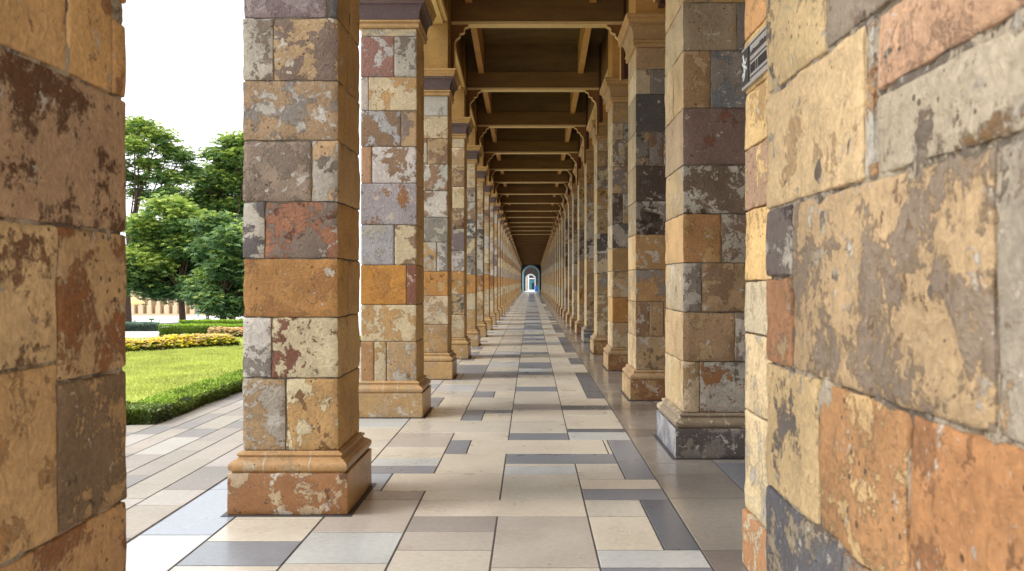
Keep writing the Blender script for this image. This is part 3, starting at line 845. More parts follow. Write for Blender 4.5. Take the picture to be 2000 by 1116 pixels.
sX = [-2.39, -1.94, -1.36, -.78, -.22, .375, .98, 1.57]
# measured tiles near the viewer
T = [
 (-1.94,-1.36,3.6,4.46,C_CR), (-1.94,-1.36,4.46,4.88,C_GR), (-1.94,-1.36,4.88,5.33,C_CR),
 (-1.36,-.78,3.5,4.5,C_CR2), (-1.36,-.78,4.5,5.05,C_PG), (-1.36,-.78,5.05,5.8,C_BE), (-1.36,-.78,5.8,6.05,C_BR), (-1.36,-1.11,6.05,6.6,C_BG),
 (-1.11,-.22,6.05,6.6,C_CR), (-1.36,-.78,6.6,6.87,C_GR), (-1.36,-.78,6.87,7.15,C_PG), (-1.36,-.78,7.15,7.65,C_CR), (-1.36,-.78,7.65,8.35,C_BE),
 (-1.36,-.22,8.35,9.1,C_CR2), (-1.36,-.78,9.1,10.1,C_CR),
 (-.78,-.22,3.5,4.72,C_CR2), (-.78,-.22,4.72,5.07,C_BE), (-.78,-.22,5.07,5.395,C_BR), (-.78,.375,5.395,5.8,C_CR), (-.78,-.22,5.8,6.05,C_CR),
 (-.78,-.22,6.6,7.35,C_CR), (-.78,-.58,7.35,7.98,C_GR), (-.58,.70,7.35,7.98,C_CR), (-.78,-.22,7.98,8.35,C_CR),
 (-.78,-.55,9.1,9.85,C_GR), (-.55,-.22,9.1,9.6,C_CR), (-.55,-.22,9.6,9.85,C_GR), (-.78,-.22,9.85,10.9,C_CR2), (-.78,-.5,10.9,11.5,C_GR), (-.5,-.22,10.9,11.5,C_CR), (-1.36,-1.15,10.1,10.9,C_GR), (-1.15,-.78,10.1,10.9,C_CR), (-1.36,-.78,10.9,11.5,C_CR2),
 (-.22,.375,3.5,4.43,C_CR2), (-.22,.375,4.43,5.395,C_BE), (-.22,.375,5.8,6.57,C_CR2), (-.22,.375,6.57,6.87,C_PG), (-.22,.375,6.87,6.95,C_CR), (-.22,.74,6.95,7.35,C_GR),
 (-.22,.375,7.98,8.35,C_GR), (-.22,.375,8.35,9.1,C_CR2), (-.22,.375,9.1,9.85,C_CR), (-.22,.375,9.85,10.32,C_BR), (-.22,.375,10.32,11.5,C_CR2),
 (.375,.98,3.5,4.43,C_GR), (.375,.98,4.43,4.72,C_PG), (.375,.77,4.72,5.395,C_CR), (.375,.77,5.395,5.8,C_CR2), (.77,.98,4.72,5.8,C_DG),
 (.375,.98,5.8,6.11,C_GR), (.375,.98,6.11,6.4,C_CR), (.375,.74,6.4,6.95,C_CR2), (.74,.98,6.4,7.98,C_GR), (.70,.74,7.35,7.98,C_CR),
 (.375,.98,7.98,8.4,C_PG), (.375,.98,8.4,8.6,C_DG), (.375,.98,8.6,9.45,C_CR), (.375,.98,9.45,9.85,C_CR), (.375,.98,9.85,10.2,C_DG), (.375,.98,10.2,10.8,C_CR),
 (.375,.75,10.8,11.5,C_CR), (.75,.98,10.8,11.5,C_DG),
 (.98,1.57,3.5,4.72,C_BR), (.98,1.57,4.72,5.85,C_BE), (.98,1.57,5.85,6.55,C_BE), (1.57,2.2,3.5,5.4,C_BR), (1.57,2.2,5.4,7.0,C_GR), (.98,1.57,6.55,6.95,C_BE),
 (-2.39,-1.94,3.0,4.1,C_BG), (-2.39,-1.94,4.1,5.0,C_PG), (-2.39,-1.94,5.0,6.1,C_BG),
]
for t in T: tile(*t)
def run(x0, x1, y0, y1, lens, pal, split=None):
    y = y0
    while y < y1-.05:
        l = FR.uniform(*lens); e = min(y+l, y1)
        if y1-e < .2: e = y1
        if split and FR.random() < split[2]:
            xm = split[0]
            a, b = (split[1], FR.choice(pal)) if split[3] == 'l' else (FR.choice(pal), split[1])
            tile(x0, xm, y, e, a); tile(xm, x1, y, e, b)
        else: tile(x0, x1, y, e, FR.choice(pal))
        y = e
# behind and beside the measured patch
for x0, x1 in zip(sX[1:], sX[2:]): run(x0, x1, -1.5, 3.5 if x0 > -1.9 else 3.6, (.5, 1.1), [C_CR, C_CR2, C_BE, C_PG, C_GR])
run(-2.39, -1.94, -1.5, 3.0, (.6, 1.1), [C_BG, C_PG, C_CR])
run(-2.39, -1.94, 6.1, 110, (.6, 1.1), [C_PG, C_PG, C_CR, C_BG])
run(-1.94, -1.36, 5.33, 110, (.4, .8), [C_CR, C_CR, C_PG, C_CR2, C_BG])
def strip_far(x0, x1, pals, split=None):
    segs = [(11.5, 20), (20, 34), (34, 60), (60, 110)]
    for (a, b), p in zip(segs, pals): run(x0, x1, a, b, (.4, 1.0) if a < 30 else (.6, 1.2), p, split)
CC = [C_CR, C_CR2, C_CR, C_PG]
strip_far(-1.36, -.78, [CC+[C_GR], CC, CC, CC], (-1.12, C_GR, .5, 'l'))
strip_far(-.78, -.22, [CC+[C_GR], CC+[C_BE], CC, CC])
strip_far(-.22, .375, [CC+[C_GR, C_GR], CC+[C_GR, C_GR, C_BG], [C_GR, C_BG, C_GR, C_CR2], [C_GR, C_DG, C_GR, C_BG]])
strip_far(.375, .98, [CC, CC, CC, CC], (.75, C_DG, .65, 'r'))
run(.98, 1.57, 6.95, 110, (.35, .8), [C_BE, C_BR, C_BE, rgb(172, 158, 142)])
run(1.57, 2.2, 7.0, 110, (.6, 1.2), [C_BE, C_BR, C_BR])
run(2.2, 2.8, -1.5, 110, (.8, 1.4), [C_BE, C_BR, C_GR]); run(2.8, 3.42, -1.5, 110, (.8, 1.4), [C_BE, C_BR, C_GR])
tag(fl.build('floor', M_TILE), kind='structure')
mb = MB(); mb.box(-2.40, 3.45, -1.6, 124, -.2, -.0045); tag(mb.build('floor_bed', simple('grout', rgb(86, 80, 78), .8, .2, 12, .002)), kind='structure')
# smooth floor inside the end rooms
mb = MB(); mb.box(-1.6, 1.6, 110.0, 150, -.004, 0.001); tag(mb.build('end_floor', simple('pale_floor', rgb(196, 196, 196), .3, .05, 3, .001)), kind='structure')

# outdoor paving between the row and the lawn
pv = fl = MB()
P1 = rgb(166, 158, 149); P2 = rgb(158, 152, 147); P3 = rgb(180, 172, 160); P4 = rgb(150, 146, 143); P5 = rgb(186, 180, 172)
xs = [-2.40]
for w in (.34, .28, .24, .30, .22, .26, .24): xs.append(xs[-1]-w)
xs[-1] = -4.45
for b, a in zip(xs, xs[1:]):
    y = -1.5+FR.uniform(0, .5)
    while y < 40:
        l = FR.uniform(.38, .85); tile(a, b, y, y+l, FR.choice([P1, P2, P3, P3, P4, P5]) if y < 12 else FR.choice([P1, P3, P5]), g=.005); y += l
tag(pv.build('pavement', M_PAVER), kind='structure')

# ------------------------------------------------------------------ terrain
TT = [(0, 0), (20, -.02), (25, -.22), (35, -.62), (45, -1.2), (60, -1.95), (90, -3.0), (136, -4.6), (160, -5.2), (400, -12), (900, -22)]
def ground(x, y):
    k = min(1, max(0, (-x-4.6)/4.4)); k = k*k*(3-2*k)
    return interp(TT, y)*k
mb = MB(); mb.smooth = True
gx = [-900, -500, -300, -200, -140, -110, -90, -75, -65, -58]+[-52+2*i for i in range(22)]+[-9, -8.3, -7.6, -7, -6.4, -5.8, -5.2, -4.6, -2.2, 4, 60, 300, 900]
gy = [-300, -60, -10]+[i*2.0 for i in range(0, 40)]+[85, 92, 100, 110, 120, 130, 136, 150, 160, 175, 200, 260, 400, 600, 900]
for y in gy:
    for x in gx: mb.v.append((x, y, ground(x, y)-.03-(.18 if x > -3 else 0)))
nx = len(gx)
for j in range(len(gy)-1):
    for i in range(nx-1): mb.face([j*nx+i, j*nx+i+1, (j+1)*nx+i+1, (j+1)*nx+i])
tag(mb.build('ground', simple('pale_concrete', rgb(206, 204, 200), .85, .07, .6, .003)), kind='structure')
def drape(name, poly_rows, mat, lift=.02, sub=24):
    """poly_rows: two rails of (x, y) points, meshed between"""
    mb = MB(); A, B = poly_rows
    for i in range(sub+1):
        t = i/sub
        def at(rail):
            f = t*(len(rail)-1); k = min(int(f), len(rail)-2); f -= k
            return (rail[k][0]*(1-f)+rail[k+1][0]*f, rail[k][1]*(1-f)+rail[k+1][1]*f)
        a, b = at(A), at(B)
        for j in range(7):
            s_ = j/6; x = a[0]*(1-s_)+b[0]*s_; y = a[1]*(1-s_)+b[1]*s_
            mb.v.append((x, y, ground(x, y)+lift))
    for i in range(sub):
        for j in range(6): q = i*7+j; mb.face([q, q+1, q+8, q+7])
    return tag(mb.build(name, mat), kind='structure')
drape('asphalt_road', ([(-60, 56), (-31, 64), (-33.5, 95), (-36, 140)][:3], [(-60, 66), (-36, 76), (-41, 118)]), M_ASPHALT, .06)

# lawn slab
mb = MB(); mb.smooth = False
LX0, LX1, LY0, LY1 = -16, -4.35, 8.95, 21.0
n = 24
for j in range(n+1):
    for i in range(n+1):
        x = LX0+(LX1-LX0)*i/n; y = LY0+(LY1-LY0)*j/n
        mb.v.append((x, y, ground(x, y)+.135+.01*noise.noise(Vector((x, y, 0))*.7)))
for j in range(n):
    for i in range(n): q = j*(n+1)+i; mb.face([q, q+1, q+n+2, q+n+1])
tag(mb.build('lawn', M_TURF), kind='structure')
# grass blades
mb = MB(); G = random.Random(3)
GREENS = [rgb(198, 206, 116), rgb(192, 200, 108), rgb(206, 212, 126), rgb(184, 196, 100)]
def blades(n, x0, x1, y0, y1, zf, h=.045, w=.012, cols=GREENS):
    for _ in range(n):
        x = G.uniform(x0, x1); y = G.uniform(y0, y1); z = zf(x, y)
        a = G.uniform(0, 6.28); dx, dy = math.cos(a)*w, math.sin(a)*w
        lx, ly = G.uniform(-.02, .02), G.uniform(-.02, .02); hh = h*G.uniform(.5, 1.2)
        mb.ca = vary(G.choice(cols), .05)
        mb.add([(x-dx, y-dy, z), (x+dx, y+dy, z), (x+lx, y+ly, z+hh)], [(0, 1, 2)])
blades(52000, -9.5, LX1, LY0, 17.5, lambda x, y: ground(x, y)+.13)
blades(14000, -11, LX1, 15, LY1, lambda x, y: ground(x, y)+.13, w=.02)
tag(mb.build('grass', M_LEAF), 'short bright green grass covering the raised lawn beside the paving', 'grass', kind='stuff')

def leaf_quad(mb, p, d, up, l, w):
    """a pointed leaflet folded slightly, from p along d"""
    s_ = d.cross(up)
    if s_.length < 1e-4: s_ = Vector((1, 0, 0))
    s_.normalize(); m = p+d*l*.5
    droop = Vector((0, 0, -.12*l))
    mb.add([tuple(p), tuple(m+s_*w), tuple(p+d*l+droop), tuple(m-s_*w)], [(0, 1, 2, 3)])

def hedge(name, path, w, h, n, cols, label, cat, base=None, group=None, leaf=.04, soft=.04, lift=0):
    root = empty(name, (path[0][0], path[0][1], ground(*path[0])+lift), label, cat, group)
    H = random.Random(len(path)*7+int(n)); mb = MB()
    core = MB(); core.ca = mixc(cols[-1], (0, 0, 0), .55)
    segs = []
    for (a, b) in zip(path, path[1:]):
        a, b = Vector((a[0], a[1], 0)), Vector((b[0], b[1], 0)); segs.append((a, b, (b-a).length))
    tot = sum(s_[2] for s_ in segs)
    for a, b, ln in segs:
        d = (b-a).normalized(); s_ = Vector((-d.y, d.x, 0))
        k = max(2, int(ln/.6))
        for i in range(k):
            p0, p1 = a+d*ln*i/k, a+d*ln*(i+1)/k
            z0, z1 = ground(p0.x, p0.y)+lift, ground(p1.x, p1.y)+lift
            ww = w/2-leaf*.6
            q = [p0-s_*ww, p0+s_*ww, p1+s_*ww, p1-s_*ww]
            zz = [z0, z0, z1, z1]
            core.add([(v.x, v.y, z_-.02) for v, z_ in zip(q, zz)]+[(v.x, v.y, z_+h-leaf*.7) for v, z_ in zip(q, zz)],
                     [(0,3,2,1),(4,5,6,7),(0,1,5,4),(1,2,6,5),(2,3,7,6),(3,0,4,7)])
        for _ in range(int(n*ln/tot)):
            t = H.random()*ln; r = H.random(); f = H.random()
            p = a+d*t
            if f < .45: off, z, nrm = H.uniform(-.5, .5)*w, h, Vector((0, 0, 1))
            elif f < .93:
                sg = H.choice((-1, 1)); off, z, nrm = sg*w/2, H.uniform(0, h), s_*sg
            else:
                e = H.choice((0, 1)); p = a if e == 0 else b; off, z, nrm = H.uniform(-.5, .5)*w, H.uniform(0, h), d*(1 if e else -1)
            z *= 1; q = p+s_*off; z0 = ground(q.x, q.y)+lift
            bump_ = soft*noise.noise(Vector((q.x*2.3, q.y*2.3, z*4)))
            q = Vector((q.x, q.y, z0+z))+nrm*(bump_-leaf*.3*H.random())
            dd = (nrm+Vector((H.gauss(0, .6), H.gauss(0, .6), H.gauss(0, .5)+.25))).normalized()
            shade = .40+.45*(z/h)+(.75 if nrm.z > .5 else 0)  # leaf colour carries the shading: darker low, lighter on top
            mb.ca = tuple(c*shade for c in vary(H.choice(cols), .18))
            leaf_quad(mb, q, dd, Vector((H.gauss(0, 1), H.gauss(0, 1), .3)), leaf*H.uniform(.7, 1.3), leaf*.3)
    under([core.build('stems', M_LEAF), mb.build('foliage', M_LEAF)], root)
    return root
HG = [rgb(132, 156, 62), rgb(112, 138, 52), rgb(156, 174, 76), rgb(94, 118, 46)]
hedge('border_hedge', [(-4.29, 20.5), (-4.29, 8.83)], .42, .145, 26000, HG, 'low clipped green hedge edging the lawn along the paving', 'hedge', leaf=.05)
HG2 = [rgb(112, 134, 62), rgb(92, 114, 56), rgb(150, 158, 110), rgb(78, 98, 50)]
hedge('border_hedge', [(-4.06, 9.02), (-9.6, 9.02)], .38, .16, 14000, HG2, 'dark short hedge across the near end of the lawn, by the left pillar', 'hedge', leaf=.05)
HB = [rgb(128, 158, 46), rgb(108, 140, 40), rgb(150, 176, 60)]
hedge('box_hedge', [(-12.6, 28.6), (-8.6, 27.8)], 1.2, .36, 9000, HB, 'bright green box hedge directly behind the yellow flower bed', 'hedge', leaf=.07)
hedge('box_hedge', [(-17.2, 41), (-11.5, 40)], 1.4, .5, 9000, HB, 'bright green box hedge further back, around the foot of the dark tree', 'hedge', leaf=.1)
HS = [rgb(104, 132, 112), rgb(86, 112, 96), rgb(124, 150, 128)]
hedge('rounded_hedge', [(-27.5, 44.5), (-21.2, 46.5)], 1.4, .42, 8000, HS, 'blue-green rounded hedge beside the white road at the left', 'hedge', leaf=.1)

# flower beds
def flower_bed(a, b, w, h, n, label, cols, lift=.1):
    root = empty('flower_bed', (a[0], a[1], ground(*a)+lift), label, 'flower bed')
    H = random.Random(int(a[1]*10)); A, B = Vector((*a, 0)), Vector((*b, 0)); d = (B-A); ln = d.length; d.normalize(); s_ = Vector((-d.y, d.x, 0))
    soil = MB(); q = [A-s_*w/2, A+s_*w/2, B+s_*w/2, B-s_*w/2]
    soil.add([(v.x, v.y, ground(v.x, v.y)+lift) for v in q]+[(v.x, v.y, ground(v.x, v.y)+lift+.09) for v in q],
             [(0,3,2,1),(4,5,6,7),(0,1,5,4),(1,2,6,5),(2,3,7,6),(3,0,4,7)])
    st, pe = MB(), MB()
    for _ in range(n):
        t = H.random(); o = H.uniform(-.5, .5)
        p = A+d*ln*t+s_*w*o
        edge = max(0, 1-(abs(o)*2)**3)
        z0 = ground(p.x, p.y)+lift
        ht = h*(.45+.55*edge)*H.uniform(.55, 1.0)*(1+.2*noise.noise(Vector((p.x*1.4, p.y*1.4, 0))))
        top = Vector((p.x+H.gauss(0, .04), p.y+H.gauss(0, .04), z0+ht))
        for k in range(3):
            dd = Vector((H.gauss(0, 1), H.gauss(0, 1), H.uniform(-.2, .9))).normalized()
            st.ca = vary(H.choice(GRN), .2)
            q0 = Vector((p.x, p.y, z0+ht*H.uniform(.1, .85)))
            leaf_quad(st, q0, dd, Vector((0, 0, 1)), .10, .025)
        zone = noise.noise(Vector((p.x*1.1+5, p.y*1.1, 3)))
        c = cols[0] if zone > .05 else H.choice(cols)
        if H.random() < .15: c = H.choice(cols)
        if H.random() < .6:
            for k in range(5):
                aa = 6.283*k/5+H.random(); dd = Vector((math.cos(aa), math.sin(aa), H.uniform(-.1, .7))).normalized()
                pe.ca = vary(c, .12); leaf_quad(pe, top, dd, Vector((0, 0, 1)), .055, .024)
    under([soil.build('soil', M_SOIL), st.build('foliage', M_LEAF), pe.build('blossoms', M_PETAL)], root)
GRN = [rgb(100, 132, 60), rgb(124, 150, 76), rgb(150, 170, 110), rgb(84, 112, 60)]
FC = [rgb(250, 240, 90), rgb(250, 244, 150), rgb(250, 226, 80), rgb(240, 200, 160), rgb(244, 226, 200), rgb(250, 242, 120)]
flower_bed((-6.75, 18.3), (-10.6, 14.4), 1.0, .29, 9000, 'long bed of yellow and pale orange flowers across the far edge of the lawn', FC)
flower_bed((-5.0, 22.0), (-8.3, 21.2), .8, .30, 3500, 'smaller bed of pink, red and yellow flowers beyond the long yellow bed', [rgb(244, 220, 170), rgb(240, 196, 180), rgb(248, 232, 130), rgb(222, 110, 130)])

# ------------------------------------------------------------------ trees
LT = [rgb(172, 194, 90), rgb(150, 178, 82), rgb(190, 206, 108)]
LM = [rgb(108, 142, 74), rgb(94, 128, 68), rgb(124, 154, 84)]
LD = [rgb(62, 98, 52), rgb(50, 84, 46), rgb(74, 110, 60)]
LP = [rgb(120, 150, 104), rgb(134, 164, 112)]
def tree(bx, by, trunk_r, fork, clumps, n_spray, label, leaf=.34, seed=1, limb_r=.075, dens=1.0, name='tree', group='trees beyond the lawn', pale=0):
    """clumps: (x, y, z, rx, ry, rz, tone) in world coordinates; tone 0 dark .. 1 light"""
    H = random.Random(seed); gz = ground(bx, by)
    root = empty(name, (bx, by, gz), label, 'tree', group)
    wd = MB(); F = Vector((bx+H.uniform(-.2, .2), by, gz+fork))
    wd.tube([(bx, by, gz-.1), (bx+.02, by, gz+.15), (bx-.05, by, gz+fork*.5), tuple(F)], [trunk_r*1.5, trunk_r, trunk_r*.85, trunk_r*.8], 10)
    trunk = wd.build('trunk', M_TRUNK)
    br = MB()
    for (x, y, z, rx, ry, rz, tone) in clumps:
        c = Vector((x, y, z)); mid = F.lerp(c, .5)+Vector((H.gauss(0, .25), H.gauss(0, .25), H.uniform(-.2, .5)))
        br.tube([tuple(F), tuple(F.lerp(mid, .5)+Vector((0, 0, .1))), tuple(mid), tuple(c)], [limb_r*1.3, limb_r, limb_r*.7, limb_r*.3], 6, cap=False)
        for _ in range(3):
            e = c+Vector((H.gauss(0, rx*.5), H.gauss(0, ry*.5), H.gauss(0, rz*.4)))
            br.tube([tuple(mid.lerp(c, .6)), tuple(mid.lerp(e, .7)+Vector((0, 0, .1))), tuple(e)], [limb_r*.4, limb_r*.25, limb_r*.1], 5, cap=False)
    limbs = br.build('limbs', M_TRUNK)
    cr = MB(); tot = sum(c[3]*c[5] for c in clumps)
    for (x, y, z, rx, ry, rz, tone) in clumps:
        # each clump is broken into layered twigs
        k = int(n_spray*rx*rz/tot)
        ntw = max(6, k//9)
        for _ in range(ntw):
            u = Vector((H.gauss(0, 1), H.gauss(0, 1), H.gauss(0, 1))).normalized()
            rr = H.random()**.4
            tw = Vector((x+u.x*rx*rr, y+u.y*ry*rr, z+u.z*rz*rr))
            light = tone+.35*u.z*rr+H.gauss(0, .12)  # clump tops lighter, undersides darker: light put into leaf colour
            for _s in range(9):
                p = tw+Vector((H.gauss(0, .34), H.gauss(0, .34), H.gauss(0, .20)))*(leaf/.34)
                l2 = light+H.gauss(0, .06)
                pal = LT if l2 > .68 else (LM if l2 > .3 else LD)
                if pale and H.random() < pale: pal = LP
                cbase = H.choice(pal)
                a0 = H.random()*6.28; out_ = Vector((u.x, u.y, 0))
                for q in range(5):
                    a = a0+(q-2)*.55
                    dd = Vector((math.cos(a), math.sin(a), -.35+H.gauss(0, .15))).normalized()
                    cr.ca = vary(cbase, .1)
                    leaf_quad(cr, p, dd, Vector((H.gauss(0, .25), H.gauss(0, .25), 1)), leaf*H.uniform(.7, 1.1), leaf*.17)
    crown = cr.build('crown', M_LEAF)
    under([trunk, limbs, crown], root)
def clump_px(Y, lst, dy=1.2):
    out = []
    H = random.Random(int(Y))
    for (px_, py_, rx, ry, tone) in lst:
        yy = Y+H.uniform(-dy, dy)
        out.append(((px_-1037)*yy/1600, yy, EYE+(549-py_)*yy/1600, rx*yy/1600, rx*yy/1600*.9, ry*yy/1600, tone))
    return out
tree(-25.5, 60, .26, 2.6, clump_px(60, [(330, 405, 42, 18, .8), (285, 440, 35, 20, .75), (365, 430, 40, 20, .6), (300, 480, 48, 22, .55), (370, 480, 45, 24, .45), (270, 505, 40, 22, .7), (340, 530, 50, 24, .35),
    (395, 520, 32, 26, .3), (270, 550, 42, 20, .5), (330, 565, 45, 18, .25), (385, 565, 35, 18, .2), (300, 520, 40, 20, .7), (235, 530, 34, 26, .5), (345, 455, 36, 18, .6)], 2.2), 12500,
    'broad yellow-green tree with a forked bare trunk, left of the dark dense tree', leaf=.40, seed=4)
tree(-19.5, 52, .24, 1.9, clump_px(52, [(430, 440, 44, 20, .35), (465, 465, 44, 24, .5), (420, 490, 38, 24, .3), (480, 510, 45, 26, .6), (430, 540, 38, 24, .7), (400, 575, 30, 16, .35), (460, 570, 42, 24, .45),
    (420, 590, 30, 16, .4), (500, 590, 35, 18, .3), (450, 598, 40, 15, .2), (520, 545, 36, 26, .5), (455, 520, 40, 24, .3)], 1.8), 11500,
    'dark dense tree with drooping blue-green leaves and a straight thick trunk', leaf=.36, seed=9, pale=.22)
tree(-37.0, 75, .42, 6.5, clump_px(75, [(270, 245, 28, 12, .8), (310, 265, 30, 11, .8), (262, 285, 26, 12, .7), (330, 295, 24, 10, .7), (355, 305, 22, 8, .55), (290, 320, 30, 10, .65), (325, 345, 34, 11, .6), (265, 350, 20, 8, .6),
    (372, 330, 18, 8, .5), (230, 270, 32, 20, .7), (215, 330, 34, 20, .6), (275, 380, 22, 7, .5), (335, 375, 24, 9, .5)], 1.5), 5200,
    'tall airy tree with bare dark limbs showing, rising beside the left pillar', leaf=.44, seed=15, limb_r=.11)
tree(-31.0, 85, .34, 6, clump_px(85, [(460, 275, 34, 13, .75), (425, 300, 28, 11, .6), (480, 305, 44, 14, .6), (445, 330, 44, 14, .65), (400, 345, 34, 12, .5), (470, 360, 44, 16, .55), (415, 375, 42, 14, .5), (375, 395, 36, 13, .4),
    (450, 405, 44, 16, .5), (400, 420, 40, 16, .35), (500, 345, 36, 18, .6), (500, 400, 40, 20, .5), (420, 450, 50, 20, .3), (390, 390, 34, 12, .45), (520, 290, 34, 16, .6)], 2.5), 11000,
    'tall layered tree with light green tiers, behind the dark tree', leaf=.52, seed=22, limb_r=.10)

# ------------------------------------------------------------------ far building
def far_building():
    Y = 160; gz = ground(-70, Y)
    root = empty('stone_building', (-70, Y, gz), 'pale stone building with a row of square columns seen under the trees', 'building')
    ps = []
    mb = MB(); mb.box(-92, -56, Y+1.2, Y+14, gz-1, 1.6); ps.append(mb.build('wall', M_FACADE))
    mb = MB(); mb.box(-92.3, -55.7, Y-.6, Y+14.3, 1.6, 2.2); ps.append(mb.build('roof', M_FACADE))
    mb = MB(); mb.box(-92, -56, Y-.5, Y+1.2, gz-1, gz+.35); ps.append(mb.build('step', M_FACADE))
    mb = MB(); mb.box(-92, -56, Y-.35, Y+1.19, -.4, 1.599); ps.append(mb.build('entablature', M_FACADE))
    x = -91.5; k = 0
    while x < -57:
        mb = MB(); mb.box(x, x+.62, Y-.3, Y+.3, gz+.35, -.4); mb.box(x-.14, x+.76, Y-.42, Y+.42, gz+.352, gz+2.0); ps.append(mb.build('column', M_FACADE))
        mb = MB(); mb.box(x+.95, x+1.45, Y+1.15, Y+1.25, gz+1.6+(0 if k % 3 else -1.2), -.8); ps.append(mb.build('window', M_WINDOW))
        x += 1.68; k += 1
    under(ps, root)
far_building()

# parasol, bollards, sign, people, kept small and far
def parasol():
    x, y = -54.6, 112; gz = ground(x, y)
    root = empty('parasol', (x, y, gz), 'cream parasol standing on the plaza in front of the columned building', 'parasol')
    mb = MB(); mb.tube([(x, y, gz), (x, y, gz+2.95)], [.05, .04], 8); p1 = mb.build('pole', M_WHITEP)
    mb = MB(); mb.v = [(x, y, gz+3.25)]
    for ring, (r, z) in enumerate(((.9, 2.85), (1.75, 2.35), (1.75, 2.12))):
        for k in range(8): a = 6.283*k/8; mb.v.append((x+r*math.cos(a), y+r*math.sin(a), gz+z))
    for k in range(8):
        mb.face([0, 1+k, 1+(k+1) % 8])
        for r in (0, 1): o = 1+8*r; mb.face([o+k, o+8+k, o+8+(k+1) % 8, o+(k+1) % 8])
    p2 = mb.build('canopy', M_CANVAS)
    mb = MB(); mb.tube([(x, y, gz), (x, y, gz+.12)], [.35, .3], 12); p3 = mb.build('foot', M_WHITEP)
    under([p1, p2, p3], root)
parasol()
def bollard(px_, y, h, label):
    x = (px_-1037)*y/1600; gz = ground(x, y)
    root = empty('bollard', (x, y, gz), label, 'bollard', 'white posts along the road')
    mb = MB(); mb.tube([(x, y, gz), (x, y, gz+h*.97), (x, y, gz+h)], [.09, .08, .05], 10); a = mb.build('post', M_WHITEP)
    mb = MB(); mb.tube([(x, y, gz+h), (x, y, gz+h+.03), (x, y, gz+h+.1)], [.10, .11, .03], 10); b = mb.build('cap', M_WHITEP)
    under([a, b], root)
bollard(262, 47, .55, 'white post in front of the blue-green hedge'); bollard(311, 55, .62, 'white post standing right of the blue-green hedge')
bollard(378, 68, .95, 'tall thin white post just right of the forked trunk'); bollard(399, 74, .7, 'white post beside the person in blue')
def little_sign():
    y = 62; x = (296-1037)*y/1600; gz = ground(x, y)
    root = empty('garden_sign', (x, y, gz), 'small green board on a short post by the road', 'sign')
    mb = MB(); mb.tube([(x, y, gz), (x, y, gz+.62)], [.035, .035], 6); a = mb.build('post', simple('green_post', rgb(70, 110, 70), .6))
    mb = MB(); mb.rblock(x-.2, x+.2, y-.03, y+.03, gz+.6, gz+.72, r=.01); b = mb.build('board', simple('green_board', rgb(64, 130, 72), .6))
    under([a, b], root)
little_sign()

def person(px_, y, h, top, bottom, label, stride=.12, heading=0):
    x = (px_-1037)*y/1600; gz = ground(x, y)
    root = empty('person', (x, y, gz), label, 'person')
    s_ = h/1.75
    def skin(nm, verts, edges, rad, mat, root_i=0):
        me = bpy.data.meshes.new(nm); me.from_pydata([tuple(Vector(v)*s_) for v in verts], edges, []); me.materials.append(mat)
        o = bpy.data.objects.new(nm, me); COL.objects.link(o); o.parent = root
        sk = o.modifiers.new('skin', 'SKIN'); o.modifiers.new('sub', 'SUBSURF').levels = 1; o.modifiers['sub'].render_levels = 2
        for i, r in enumerate(rad): me.skin_vertices[0].data[i].radius = (r[0]*s_, r[1]*s_)
        me.skin_vertices[0].data[root_i].use_root = True
        for p in me.polygons: p.use_smooth = True
        return o
    # body: legs, torso, arms, neck, head as one surface
    V = [(0,0,.95), (0,0,1.15), (0,0,1.38), (0,0,1.48), (0,0,1.60), (0,0,1.70),
         (.09,0,.90), (.11,-stride*.5,.50), (.11,-stride,.08), (.11,-stride-.14,.03),
         (-.09,0,.90), (-.11,stride*.5,.50), (-.11,stride+.04,.10), (-.11,stride-.10,.03),
         (.18,0,1.40), (.23,.04,1.13), (.22,-.06,.88), (.21,-.09,.79),
         (-.18,0,1.40), (-.23,-.04,1.13), (-.22,-.10,.90), (-.21,-.13,.81)]
    E = [(0,1),(1,2),(2,3),(3,4),(4,5),(0,6),(6,7),(7,8),(8,9),(0,10),(10,11),(11,12),(12,13),(2,14),(14,15),(15,16),(16,17),(2,18),(18,19),(19,20),(20,21)]
    Rr = [(.14,.10),(.13,.09),(.15,.09),(.055,.055),(.085,.10),(.06,.07),(.085,.085),(.058,.058),(.042,.042),(.04,.03),(.085,.085),(.058,.058),(.042,.042),(.04,.03),
          (.055,.055),(.042,.042),(.032,.032),(.035,.02),(.055,.055),(.042,.042),(.032,.032),(.035,.02)]
    skin('body', V, E, Rr, M_SKIN)
    skin('top', [(0,0,.92),(0,0,1.15),(0,0,1.42),(.18,0,1.41),(.235,.03,1.18),(-.18,0,1.41),(-.235,-.03,1.18)], [(0,1),(1,2),(2,3),(3,4),(2,5),(5,6)],
         [(.165,.12),(.15,.105),(.15,.10),(.07,.07),(.058,.058),(.07,.07),(.058,.058)], top)
    skin('trousers', [(0,0,.96),(.09,0,.88),(.11,-stride*.5,.50),(.11,-stride,.14),(-.09,0,.88),(-.11,stride*.5,.50),(-.11,stride+.04,.16)],
         [(0,1),(1,2),(2,3),(0,4),(4,5),(5,6)], [(.15,.115),(.10,.10),(.075,.075),(.062,.062),(.10,.10),(.075,.075),(.062,.062)], bottom)
    skin('hair', [(0,.02,1.64),(0,.02,1.70),(0,.01,1.745)], [(0,1),(1,2)], [(.09,.10),(.095,.105),(.05,.06)], M_HAIR)
    root.rotation_euler.z = heading
person(405.5, 92, 1.5, M_CLOTHB, M_CLOTHD, 'person in a bright blue top and dark trousers standing under the dark tree', .05, .4)
person(387, 122, 1.6, M_LTBLUE, M_LTBLUE, 'distant person dressed all in light blue, between the two trunks', .08, -.5)
person(253.5, 104, 1.6, M_CLOTHR, M_CLOTHD, 'person in a red top walking at the very edge of the left pillar', .22, 1.2)

